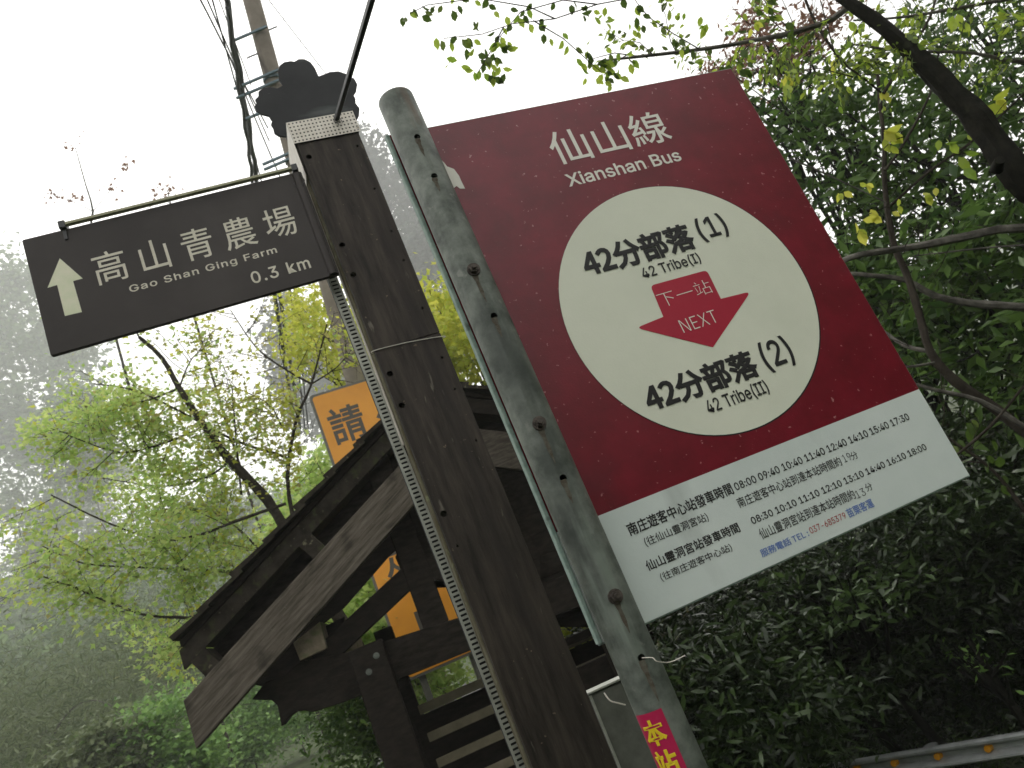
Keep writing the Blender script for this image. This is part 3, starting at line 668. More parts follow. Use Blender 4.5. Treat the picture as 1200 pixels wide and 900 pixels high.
cable((257, 0, 8.6), (285, 75, 10), .008, 'faint thin cable just left of the thick black one')
cable((265, 0, 8.2), (300, 204, 12), .040, 'thick black twisted cable running down the bundle', kinks=.6)
cable((276, 75, 8.8), (295, 205, 12), .030, 'second thick cable below the crossing of the bundle', kinks=.5)
cable((283, 100, 8.8), (325, 200, 10.2), .010, 'thin cable slanting down to the pole brackets')
for i, (x0, x1, r) in enumerate(((321, 341, .05), (327, 347, .045), (340, 354, .022), (345, 358, .02))):
    cable((x0, 340, 16), (x1, 470, 24), r, ['outer thick cable below the farm sign', 'second thick cable below the farm sign', 'thin grey cable below the farm sign, third from left', 'thin grey cable below the farm sign, nearest the utility pole'][i], sag=0)
cable((315, 0, 12), (366, 66, 14), .010, 'thin lone wire crossing the sky right of the utility pole', sag=0)
cable((340, 0, 18), (330, 30, 19), .006, 'faint hairline wire in the sky, steeper of the two', sag=0)
cable((372, 0, 18), (345, 66, 19), .006, 'faint hairline wire in the sky nearest the black rod', sag=0)

# ------------------------------------------------------------------ guardrail low on the right
def onz(px, py, z):
    r = Vector(ray(px, py)); t = (z - EYE) / r.z; q = r * t; return Vector((q.x, q.y, z))
za = EYE - 1.75
g1_ = onz(1200, 859, za); g0_ = onz(968, 897, za); gd = (g0_ - g1_).normalized(); gn = Vector((gd.y, -gd.x, 0))
if gn.dot(-g1_) < 0: gn = -gn
GR = thing('guardrail', 'grey steel guardrail with amber reflectors at the foot of the dark bushes', 'guardrail', (g1_.x, g1_.y, za - .75))
gbz = Vector((g1_.x, g1_.y, za - .75))
prof = [(0, .012), (.024, .010), (.034, .0), (.032, -.014), (.012, -.030), (-.022, -.040), (-.024, -.072), (.010, -.084), (.030, -.094), (.032, -.106), (.022, -.118), (-.01, -.126), (-.014, -.126), (-.03, -.07), (-.03, -.04), (-.004, .008)]
Ls = g1_ - gd * 3; Le = g1_ + gd * 9; bm = bmesh.new(); rA = [bm.verts.new(Ls - gbz + gn * p[0] + Vector((0, 0, p[1]))) for p in prof]; rB = [bm.verts.new(Le - gbz + gn * p[0] + Vector((0, 0, p[1]))) for p in prof]
for i in range(len(prof)): j = (i + 1) % len(prof); bm.faces.new((rA[i], rA[j], rB[j], rB[i]))
fin(bm, 'rail_beam', M['steelrail'], GR, smooth=True)
for px in (1160, 1100, 1048, 1005):
    t = None; best = 9
    for k in range(400):
        q = g1_ + gd * (k * .02 - 1); r_ = RW.T @ np.array([q.x, q.y, q.z - .07 - EYE]); x = 600 + FL * r_[0] / r_[2]
        if abs(x - px) < best: best = abs(x - px); t = k * .02 - 1
    q = g1_ + gd * t - gbz + Vector((0, 0, -.052)); bm = bmesh.new(); tube_bm(bm, [q - gn * .02, q + gn * .022], .026, .019, sides=14); fin(bm, 'reflector', M['amber'], GR, smooth=True)
for t in (-1.5, .6, 2.7, 4.8, 6.9):
    q = g1_ + gd * t - gbz; tube('post', [q + Vector((0, 0, -1.0)) - gn * .06, q - gn * .06], .045, M['steelrail'], GR)

# ------------------------------------------------------------------ leaves and trees
def leaf_template(kind):
    if kind == 'oval':   # 6 tris folded on the midrib
        V = [(0, 0, 0), (.28, .2, .05), (.62, .2, .06), (1, 0, -.06), (.62, -.2, .06), (.28, -.2, .05), (.5, 0, 0)]
        F = [(0, 6, 1), (1, 6, 2), (2, 6, 3), (3, 6, 4), (4, 6, 5), (5, 6, 0)]
    elif kind == 'lance':
        V = [(0, 0, 0), (.45, .19, .04), (1, 0, -.08), (.45, -.19, .04)]; F = [(0, 3, 2), (0, 2, 1)]
    elif kind == 'laurel':
        V = [(0, 0, 0), (.3, .10, .03), (.68, .09, .02), (1, 0, -.12), (.68, -.09, .02), (.3, -.10, .03)]; F = [(0, 5, 1), (1, 5, 2), (2, 5, 4), (2, 4, 3)]
    elif kind == 'narrow':
        V = [(0, 0, 0), (.4, .07, .02), (1, 0, -.12), (.4, -.07, .02)]; F = [(0, 3, 2), (0, 2, 1)]
    elif kind == 'maple':  # three lobes
        V = [(0, 0, 0), (.45, .5, 0), (.42, .24, .03), (.95, 0, -.05), (.42, -.24, .03), (.45, -.5, 0)]
        F = [(0, 2, 1), (0, 3, 2), (0, 4, 3), (0, 5, 4)]
    elif kind == 'quad':
        V = [(0, 0, 0), (.5, .3, .05), (1, 0, 0), (.5, -.3, .05)]; F = [(0, 3, 2), (0, 2, 1)]
    return np.array(V, float), np.array(F, int)
def leaves(name, P, size, kind, mt, parent=None, up=.5, droop=0.0, dirs=None, szvar=.4, seed=1, tint=None, **k):
    r = np.random.default_rng(seed); P = np.asarray(P, float); n = len(P); V, F = leaf_template(kind)
    d = r.normal(size=(n, 3)) if dirs is None else dirs + r.normal(size=(n, 3)) * .45
    d[:, 2] = d[:, 2] * (1 - up) - droop; d /= np.linalg.norm(d, axis=1)[:, None] + 1e-9
    nn = r.normal(size=(n, 3)) * (1 - up); nn[:, 2] += up * 1.5 + 1e-3
    nn -= d * (nn * d).sum(1)[:, None]; nn /= np.linalg.norm(nn, axis=1)[:, None] + 1e-9
    s = np.cross(nn, d); sz = size * (1 + szvar * r.uniform(-1, 1, n))
    A = (P[:, None, :] + sz[:, None, None] * (V[None, :, 0:1] * d[:, None, :] + V[None, :, 1:2] * s[:, None, :] + V[None, :, 2:3] * nn[:, None, :])).reshape(-1, 3)
    FF = (F[None] + (np.arange(n) * len(V))[:, None, None]).reshape(-1)
    me = bpy.data.meshes.new(name); nf = n * len(F); me.vertices.add(len(A)); me.vertices.foreach_set('co', A.ravel().astype(np.float32))
    me.loops.add(nf * 3); me.loops.foreach_set('vertex_index', FF.astype(np.int32)); me.polygons.add(nf); me.polygons.foreach_set('loop_start', np.arange(0, nf * 3, 3, dtype=np.int32))
    me.update(calc_edges=True)
    tv = r.uniform(0, 1, n) if tint is None else np.clip(tint + r.normal(size=n) * .18, 0, 1)
    at_ = me.attributes.new('tint', 'FLOAT', 'POINT'); at_.data.foreach_set('value', np.repeat(tv, len(V)).astype(np.float32))
    k.setdefault('kind', 'stuff'); return link(name, me, mt, parent, **k)
def grow(p0, d0, L, r, depth, rnd, out, spread=.6, up=.1, seg=4, kids=3):
    p = Vector(p0); d = Vector(d0).normalized(); pts = [p.copy()]
    for i in range(seg):
        d = (d + Vector((rnd.gauss(0, .16), rnd.gauss(0, .16), rnd.gauss(0, .13) + up * .35))).normalized(); p = p + d * (L / seg); pts.append(p.copy())
    out.append((pts, r, r * .5, depth))
    if depth > 0:
        for i in range(kids):
            t = rnd.uniform(.35, 1); k = min(int(t * seg), seg - 1); q = pts[k].lerp(pts[k + 1], t * seg - k)
            dd = (pts[k + 1] - pts[k]).normalized(); side = Vector((rnd.gauss(0, 1), rnd.gauss(0, 1), rnd.gauss(0, .5))); side = (side - dd * side.dot(dd)).normalized()
            grow(q, dd * (1 - spread * .6) + side * spread, L * rnd.uniform(.5, .75), r * .5, depth - 1, rnd, out, spread, up, seg, kids)
def along(segs, n, jit, rnd, mind=0, deep=None):
    S_ = [s for s in segs if (deep is None or s[3] <= deep)]; Ls = [sum((s[0][i + 1] - s[0][i]).length for i in range(len(s[0]) - 1)) for s in S_]; tot = sum(Ls); P = []; D = []
    for s, L in zip(S_, Ls):
        for _ in range(int(round(n * L / tot + rnd.random() * .99))):
            i = rnd.randrange(len(s[0]) - 1); t = rnd.random(); p = s[0][i].lerp(s[0][i + 1], t); d = (s[0][i + 1] - s[0][i]).normalized()
            P.append(p + Vector((rnd.gauss(0, jit), rnd.gauss(0, jit), rnd.gauss(0, jit * .6)))); D.append(d)
    return np.array([tuple(p) for p in P]), np.array([tuple(x) for x in D])
def wood(name, segs, mt, parent, sides=6, ofs=Vector((0, 0, 0)), wob=.3, kind=None, label=None):
    bm = bmesh.new()
    for pts, r0, r1, dp in segs: tube_bm(bm, [p - ofs for p in pts], max(r0, .0012), max(r1, .0008), sides if dp > 0 or r0 > .01 else 4, 3 if dp > 1 or r0 > .02 else 0, wob)
    return fin(bm, name, mt, parent, smooth=True, kind=kind, label=label)
def limb(pxs, r0, r1, depth=2): return ([at(*p) for p in pxs], r0, r1, depth)
def sprout(segs, rnd, n, L, r, depth, spread=.9, up=.05, kids=3, tmin=.15):
    out = []
    for s in segs:
        for i in range(n):
            t = rnd.uniform(tmin, 1); m = len(s[0]) - 1; k = min(int(t * m), m - 1); q = s[0][k].lerp(s[0][k + 1], t * m - k)
            dd = (s[0][k + 1] - s[0][k]).normalized(); side = Vector((rnd.gauss(0, 1), rnd.gauss(0, 1), rnd.gauss(0, .6))); side = (side - dd * side.dot(dd)).normalized()
            grow(q, dd * .4 + side * spread, L * rnd.uniform(.6, 1.2), r, depth, rnd, out, .7, up, 4, kids)
    return out
def envelope(c, rad, n, rnd, clumps=30, tight=.28, shell=.5):
    c = Vector(c); P = []; cs = []
    for _ in range(clumps):
        v = Vector((rnd.gauss(0, 1), rnd.gauss(0, 1), rnd.gauss(0, 1))).normalized() * (shell + (1 - shell) * rnd.random()) ** .6
        cs.append(Vector((v.x * rad[0], v.y * rad[1], v.z * rad[2])))
    for _ in range(n):
        k = rnd.choice(cs); s = tight * (.6 + .8 * rnd.random())
        P.append(c + k + Vector((rnd.gauss(0, rad[0] * s), rnd.gauss(0, rad[1] * s), rnd.gauss(0, rad[2] * s * .8))))
    return np.array([tuple(p) for p in P]), [c + k for k in cs]
def crown_tree(name, label, cat, base, top_c, rad, n, size, kind, lm, bmt, seed, r=.12, clumps=30, tight=.28, group=None, up=.4, droop=.1, shell=.5, branches=10, tint=None, szvar=.4):
    rnd = random.Random(seed); base = Vector(base); c = Vector(top_c)
    T = thing(name, label, cat, base, 0, group); P, cs = envelope(c, rad, n, rnd, clumps, tight, shell)
    pk = base + (c - base) * .55 + Vector((rnd.uniform(-.3, .3), rnd.uniform(-.3, .3), 0)) * rad[0] * .4
    segs = [([base - Vector((0, 0, .3)), base.lerp(pk, .5) + Vector((rnd.uniform(-.1, .1), 0, 0)), pk, c + Vector((0, 0, rad[2] * .5))], r, r * .25, 2)]
    wood('trunk', segs, bmt, T, 10, base)
    sg = []
    for k in cs[:branches]:
        t = rnd.uniform(.2, .9); s = pk.lerp(c + Vector((0, 0, rad[2] * .4)), t); mid = s.lerp(k, .5) + Vector((0, 0, -.05 * rad[2])); sg.append(([s, mid, k], r * .3, r * .05, 1))
        grow(k, k - s, rad[0] * .35, r * .08, 1, rnd, sg, .8, .0, 4, 3)
    wood('branches', sg, bmt, T, 6, base, kind='stuff')
    leaves('crown', P - np.array(base), size, kind, lm, T, up=up, droop=droop, seed=seed, tint=tint, szvar=szvar)
    return T

# hill slope on the left and behind, covered by a far wood
def hill_wood():
    r = np.random.default_rng(3); n = 150000; a = r.uniform(-72, 25, n); d = r.uniform(70, 270, n)
    x = d * np.sin(np.radians(a)); y = d * np.cos(np.radians(a)); P = []
    for X, Y_ in zip(x, y):
        c = noise.noise(Vector((X * .055, Y_ * .055, 3))) * 8 + noise.noise(Vector((X * .4, Y_ * .4, 9))) * 1.4
        P.append((X, Y_, gz(X, Y_) + max(.2, 8 + c) * r.uniform(.25, 1)))
    tag(leaves('hillside_wood', P, .95, 'quad', M['farleaf'], None, up=.3, seed=5), kind='stuff')
hill_wood()
def shade_wood_behind():  # unseen leaf mass added behind the camera to darken fronts and panel reflections
    r = np.random.default_rng(8); n = 26000; a = r.uniform(62, 298, n); d = r.uniform(6.5, 13, n)
    x = d * np.sin(np.radians(a)); y = d * np.cos(np.radians(a)); P = []
    for X, Y_, t in zip(x, y, r.uniform(0, 1, n)):
        top = 4.9 + 2.2 * noise.noise(Vector((X * .3, Y_ * .3, 1)))
        P.append((X, Y_, -1 + t * top))
    tag(leaves('unseen_shade_wood', P, .55, 'quad', M['evergreen'], None, up=.3, seed=6), kind='stuff')
shade_wood_behind()

# ---- far trees fading in the fog
def gnd(p): return (p.x, p.y, gz(p.x, p.y))
FT = 'trees fading into the fog'
def far(px, py, Y, rpx, n, size, lm, label, seed, kind='quad', clumps=26, asp=1.2, name='foggy_tree', bpx=None, r=.25, **k):
    Y *= 2.8; size *= 2.8
    c = at(px, py, Y); rx = rpx / 943 * Y; b = at(bpx[0], bpx[1], Y) if bpx else c
    return crown_tree(name, label, 'tree', (b.x + .3, b.y, gz(b.x, b.y)), c, (rx, rx * .8, rx * asp), n, size, kind, M[lm], M['barkgrey'], seed, r=r, clumps=clumps, group=FT, tight=.22, **k)
far(30, 430, 62, 80, 9000, .62, 'farleaf', 'pale fogged broadleaf tree at the left edge, below and left of the farm sign', 21, asp=1.7)
far(95, 520, 48, 50, 4000, .5, 'farleaf', 'small misty tree just under the lower left corner of the farm sign', 22, asp=1.3)
far(358, 430, 60, 42, 5200, .5, 'conifer', 'grey fogged conifer behind the cables, left of the utility pole', 23, asp=2.6, clumps=40)
far(462, 250, 55, 40, 6200, .5, 'conifer', 'tall grey fogged conifer between signpost top and steel pole', 24, asp=3.4, clumps=46)
far(520, 330, 48, 46, 4200, .45, 'conifer', 'fogged conifer seen behind the yellow leaves beside the steel pole', 25, asp=2.2, clumps=30)
far(250, 640, 46, 60, 4200, .5, 'farleaf', 'dim fogged tree behind the bright maple', 26, asp=1.1)
for i_, (x_, y_, Y_, r_) in enumerate([(30, 600, 60, 55), (130, 590, 75, 50), (220, 640, 70, 45), (90, 680, 50, 60), (300, 700, 62, 45), (190, 740, 48, 45), (20, 740, 44, 60), (330, 770, 55, 40)]):
    far(x_, y_, Y_, r_, 3800, .42, ('farleaf', 'bamboo')[i_ % 2], 'dim misty crown on the lower left slope, ' + ('at the left edge level with the maple', 'below the left part of the maple', 'behind the middle of the maple', 'left of centre above the bushes', 'just left of the roof eave', 'directly above the bright bush', 'lowest at the left edge', 'below the barge board end')[i_], 200 + i_, asp=1.1, clumps=20)
# ---- bamboo and bushes lower left
BB = 'bamboo and bushes on the misty slope'
def bamboo(px, py, Y, label, seed, hpx=300, n=9):
    rnd = random.Random(seed); c = at(px, py, Y); b = Vector((c.x, c.y, gz(c.x, c.y))); T = thing('bamboo_clump', label, 'bamboo', b, 0, BB); sg = []; top = hpx / 943 * Y
    for i in range(n):
        p = b + Vector((rnd.gauss(0, 2.8), rnd.gauss(0, 2.8), 0)); d = Vector((rnd.gauss(0, .35), rnd.gauss(0, .3), 1)).normalized(); pts = [p.copy()]; H = (c.z - b.z + top * .5) * rnd.uniform(.8, 1.1)
        bend = Vector((rnd.gauss(.2, .5), rnd.gauss(0, .3), 0))
        for k in range(10):
            t = (k + 1) / 10; pts.append(p + d * H * t * (1 - .25 * t) + bend * (t ** 3) * 2.2 - Vector((0, 0, 1)) * H * .28 * t ** 4)
        sg.append((pts, .06, .015, 1))
    for s_ in sg: wood('culm', [s_], M['barkgrey'], T, 6, b)
    P, D = along([(s[0][3:], s[1], s[2], 1) for s in sg], 26000, 1.9, rnd); D = np.zeros_like(P) + (0.1, 0, -.6)
    P[:, 2] -= np.abs(rng.normal(0, .5, len(P)))
    leaves('foliage', P - np.array(b), 34 * .01, 'narrow', M['bamboo'], T, up=.25, droop=.35, dirs=None, seed=seed)
bamboo(60, 690, 34, 'drooping grey green bamboo at the left edge below the maple', 31, 260)
bamboo(0, 820, 26, 'nearer bamboo in the lower left corner', 32, 260)
bamboo(150, 800, 48, 'misty bamboo further back, right of the corner clump', 33, 200, 7)
for (px, py, Y, rp, lab, sd_, lm) in [(190, 872, 17, 62, 'bright green bush at the bottom edge left of the shelter eave', 41, 'bush'), (285, 850, 24, 55, 'mid green misty bush below the shelter eave', 42, 'bush'), (110, 900, 16, 55, 'dim bush cut by the bottom edge in the lower left', 43, 'bamboo'), (345, 830, 30, 40, 'pale misty bush under the carved beam end', 44, 'bush')]:
    c = at(px, py, Y); rx = rp / 943 * Y; crown_tree('bush', lab, 'bush', (c.x, c.y, gz(c.x, c.y)), c, (rx, rx * .8, rx * .8), 7000, .14, 'maple', M[lm], M['barkbrown'], sd_, r=.03, clumps=18, group=BB, up=.5, tight=.3)
c = at(425, 870, 9); crown_tree('bush', 'dark bush between the shelter post and the road', 'bush', (c.x, c.y, gz(c.x, c.y)), c, (.45, .5, .9), 4200, .09, 'lance', M['evergreen'], M['barkbrown'], 45, r=.03, clumps=24, up=.3)

# ---- bright maple behind the shelter roof
def maple():
    rnd = random.Random(11); Y = 8
    b0 = at(345, 640, Y + .1); b = Vector((b0.x + .5, b0.y, gz(b0.x, b0.y)))
    T = thing('maple_tree', 'bright green young maple leaning left above the shelter roof', 'tree', b)
    main = ([b - Vector((0, 0, .2)), b + Vector((0, 0, 1.0)), b0 + Vector((.12, 0, -.5)), b0] + [at(*p) for p in [(312, 585, 8), (270, 540, 7.9), (240, 500, 7.8), (210, 455, 7.8), (190, 420, 7.8), (163, 395, 7.7)]], .075, .018, 3)
    wood('trunk', [main], M['barkbrown'], T, 12, b, .35)
    L = [limb([(272, 542, 7.9), (300, 560, 7.8), (318, 572, 7.8)], .02, .02)] if False else []
    L += [limb([(337, 548, 8.3), (333, 535, 8.3), (277, 517, 8.1), (213, 483, 7.8), (157, 457, 7.6), (110, 450, 7.5)], .020, .006), limb([(345, 615, 8), (337, 560, 8), (347, 493, 8), (365, 450, 8), (383, 380, 8)], .026, .008),
          limb([(365, 450, 8), (333, 432, 8), (300, 407, 8), (270, 363, 8)], .014, .005), limb([(283, 580, 8), (277, 520, 7.9), (272, 453, 7.8)], .014, .006),
          limb([(300, 742, 7.6), (230, 725, 7.6), (167, 720, 7.4), (90, 690, 7.2), (40, 672, 7.1)], .018, .006), limb([(330, 665, 7.8), (283, 670, 7.8), (233, 668, 7.6), (167, 665, 7.4), (97, 660, 7.2), (50, 640, 7)], .018, .005),
          limb([(335, 590, 7.8), (273, 612, 7.7), (233, 627, 7.6), (187, 632, 7.5), (127, 613, 7.3), (60, 580, 7.2)], .018, .006), limb([(240, 500, 7.8), (190, 520, 7.6), (140, 530, 7.4), (80, 510, 7.2)], .015, .005),
          limb([(210, 455, 7.8), (170, 470, 7.7), (120, 480, 7.5), (70, 520, 7.3)], .012, .005), limb([(300, 700, 8.2), (220, 755, 8.4), (180, 770, 8.5)], .014, .005), limb([(270, 540, 8), (240, 560, 8.3), (190, 570, 8.6), (120, 560, 8.8)], .015, .005),
          limb([(163, 395, 7.7), (150, 370, 7.7), (135, 350, 7.7)], .01, .004), limb([(210, 455, 7.8), (225, 420, 7.9), (250, 400, 8)], .01, .004), limb([(345, 700, 8), (300, 640, 8.2), (250, 600, 8.4), (200, 600, 8.5)], .014, .005),
          limb([(330, 500, 8.2), (310, 470, 8.2), (240, 440, 8.2)], .01, .004), limb([(365, 450, 8), (395, 430, 8.1), (420, 400, 8.2)], .01, .004)]
    for l in L: wood('branch', [l], M['barkbrown'], T, 8, b, .3)
    sp = sprout(L, rnd, 15, .46, .005, 1, up=.12, kids=3); wood('twigs', sp, M['barkbrown'], T, 4, b, kind='stuff')
    P, D = along(sp, 28000, .11, rnd); b_ = np.array(b)
    # bronze yellow toward the right, fresh green toward the left and below
    rel = np.array([RW.T @ (p - np.array([0, 0, EYE])) for p in P]); X = 600 + FL * rel[:, 0] / rel[:, 2]; Yp = 450 + FL * rel[:, 1] / rel[:, 2]
    keep = ~((X > 95) & (Yp < 455) & (rng.random(len(P)) < .72)) & ~((X < 330) & (X > 250) & (Yp < 560) & (rng.random(len(P)) < .5)); keep &= ~((X > 350) & (Yp > 430) & (Yp < 580)); P, D, X, Yp = P[keep], D[keep], X[keep], Yp[keep]
    pr = np.clip((X - 150) / 260 + (560 - Yp) / 500, .12, .85); s = rng.random(len(P)) < pr; s2 = s & (rng.random(len(P)) < .45)
    leaves('crown', P[~s] - b_, .056, 'maple', M['maple'], T, up=.38, droop=.12, szvar=.55, dirs=D[~s], seed=1, label='fresh green leaf sprays')
    leaves('crown', P[s & ~s2] - b_, .058, 'maple', M['mapleyellow'], T, up=.38, droop=.12, szvar=.55, dirs=D[s & ~s2], seed=2, label='yellow green leaf sprays')
    leaves('crown', P[s2] - b_, .056, 'maple', M['maplebrown'], T, up=.6, droop=.2, dirs=D[s2], seed=3, label='olive bronze leaf sprays')
maple()
def ycrown(px, py, Y, rx, rz, n, lab, seed, lm='mapleyellow'):
    c = at(px, py, Y); crown_tree('maple_tree', lab, 'tree', (c.x + .4, c.y, gz(c.x, c.y)), c, (rx, 1.2, rz), int(n * 1.7), .10, 'maple', M[lm], M['barkbrown'], seed, r=.07, clumps=38, tight=.17, up=.4, droop=.1, shell=.25, branches=18)
ycrown(545, 420, 10.5, .9, 1.5, 5200, 'yellow green maple filling the gap between signpost and steel pole', 51)
ycrown(395, 400, 12.5, .8, 1.5, 2300, 'thin yellow green tree between the utility pole and the orange sign', 52)
ycrown(390, 600, 11, 1.0, .9, 3000, 'green maple just behind the ridge of the shelter roof', 53, 'maple')
ycrown(450, 740, 9.5, 1.1, .9, 4500, 'green tree glimpsed through the shelter gable', 54, 'maple')
ycrown(670, 745, 8.5, .6, .5, 2500, 'yellow green shrub glimpsed between signpost and steel pole above the grey box', 55)

# ---- bare twig tips in the sky, top left
def tips(pl, lab, seed):
    rnd = random.Random(seed); p = [at(*q) for q in pl[0]]; b = Vector((p[0].x, p[0].y, gz(p[0].x, p[0].y))); T = thing('sapling', lab, 'tree', b, 0, 'thin treetops above the farm sign')
    sg = [([b] + p, .05, .012, 2)] + [([at(*q) for q in l], .012, .006, 1) for l in pl[1:]]
    wood('trunk', sg[:1], M['barkbrown'], T, 6, b)
    for s in sg[1:]: wood('branch', [s], M['barkbrown'], T, 5, b)
    ends = [s[0][-1] for s in sg] + [s[0][-2] for s in sg[1:]]; P = np.array([tuple(e + Vector((rnd.gauss(0, .2), rnd.gauss(0, .15), rnd.gauss(0, .12)))) for e in ends for _ in range(13)])
    leaves('crown', P - np.array(b), .16, 'maple', M['pinkish'], T, up=.2, droop=.4, seed=seed)
tips([[(118, 330, 22), (109, 248, 22), (100, 215, 22), (88, 172, 22)], [(109, 248, 22), (85, 235, 22), (63, 228, 22)], [(109, 248, 22), (130, 222, 22), (147, 195, 22)]], 'thin sapling tips in the white sky above the farm sign', 61)
tips([[(215, 330, 22), (200, 240, 22), (196, 222, 22)], [(200, 240, 22), (190, 228, 22), (188, 222, 22)]], 'tiny twig tip just above the middle of the farm sign rail', 62)

# ---- dense evergreens on the right
EG = 'evergreen trees and shrubs right of the bus sign'
def ever(px, py, Y, rxp, rzp, n, lab, seed, lm='evergreen', size=.125, kind='lance', clumps=60, tight=.16, shell=.15, dy=.9, **k):
    c = at(px, py, Y); q = Y / 943; rx, rz = rxp * q, rzp * q
    k.setdefault('up', .4); k.setdefault('droop', .25)
    return crown_tree('evergreen_tree', lab, 'tree', (c.x + .2, c.y + .1, gz(c.x, c.y)), c, (rx, dy, rz), n, size, kind, M[lm], M['bark'], seed, r=.06, clumps=clumps, tight=tight, group=EG, shell=shell, branches=26, **k)
ever(1090, 210, 6.5, 190, 210, 3500, 'tall evergreen with sky dapples behind the thick curved bough', 71, clumps=90)
ever(935, 200, 7.5, 110, 170, 2400, 'evergreen crown just right of the top corner of the bus sign', 72, clumps=50)
ever(1010, 360, 6.8, 150, 130, 4000, 'dark evergreen behind the grey side branches', 73)
ever(1180, 400, 5.6, 130, 170, 4400, 'glossy evergreen at the right edge at mid height', 74)
ever(1160, 60, 8, 150, 130, 2300, 'high evergreen crown in the upper right corner', 75)
ever(1150, 590, 5.6, 170, 120, 17000, 'deeply shaded shrub right of the timetable corner', 76, 'laurel', size=.082, kind='laurel', szvar=.6)
ever(960, 720, 6.3, 190, 95, 22000, 'dense laurel shrub below the timetable', 77, 'laurel', size=.082, kind='laurel', szvar=.6)
ever(1120, 740, 6.6, 170, 130, 21000, 'dark shrub above the guardrail on the right', 78, 'laurel', size=.082, kind='laurel', szvar=.6)
ever(860, 830, 5.2, 120, 110, 15000, 'dark shrub beside the foot of the steel pole', 79, 'laurel', size=.082, kind='laurel', szvar=.6)
ever(1020, 850, 7.5, 190, 110, 15000, 'dark low shrub behind the guardrail', 80, 'laurel', size=.082, kind='laurel', szvar=.6)
ever(980, 690, 5.8, 130, 45, 1600, 'lighter leafy shoots right under the timetable edge', 81, 'evergreen2', size=.075)
ever(1140, 760, 5.3, 26, 20, 60, 'pale yellow green sprig standing in for glints in the dark shrub', 82, 'bush', size=.05, clumps=14)  # pale leaf colour paints small glints into the shrub
ever(900, 55, 7, 100, 65, 2600, 'reddish young leaves above the top corner of the bus sign', 83, 'pinkish', size=.07, clumps=22)
ever(720, 740, 7.4, 90, 90, 4200, 'dark shrub behind the shelter and grey box', 84, 'laurel', size=.082, kind='laurel', szvar=.6)
def backing():
    r = np.random.default_rng(12); n = 60000; px = r.uniform(640, 1700, n); py = r.uniform(-150, 1150, n); P = []
    for x, y in zip(px, py):
        Y = r.uniform(9, 13)
        if y < 520 + 110 * noise.noise(Vector((x * .012, 1, 0))): continue
        p = at(x, y, Y)
        if p.z > gz(p.x, p.y): P.append(tuple(p))
    tag(leaves('undergrowth', P, .18, 'oval', M['laurel'], None, up=.3, seed=9), kind='stuff')
backing()
def shade_wood_right():  # unseen leaf canopy added to shade the right side
    r = np.random.default_rng(13); n = 15000; P = np.stack([r.uniform(8.5, 14, n), r.uniform(-6, 9, n), r.uniform(.5, 8.5, n)], 1)
    tag(leaves('unseen_shade_wood', P, .5, 'quad', M['evergreen'], None, up=.3, seed=10), kind='stuff')
shade_wood_right()
def litter():
    r = np.random.default_rng(14); n = 30000; x = r.uniform(-5, 14, n); y = r.uniform(1, 16, n); P = np.array([(a, b_, gz(a, b_) + r.uniform(.01, .16)) for a, b_ in zip(x, y) if not (a < -.0 and b_ < 0)])
    P = P[np.abs(P[:, 0] + 2.3) > 2.2] if True else P
    tag(leaves('ground_cover', P, .14, 'lance', M['evergreen'], None, up=.4, seed=11), kind='stuff')
litter()

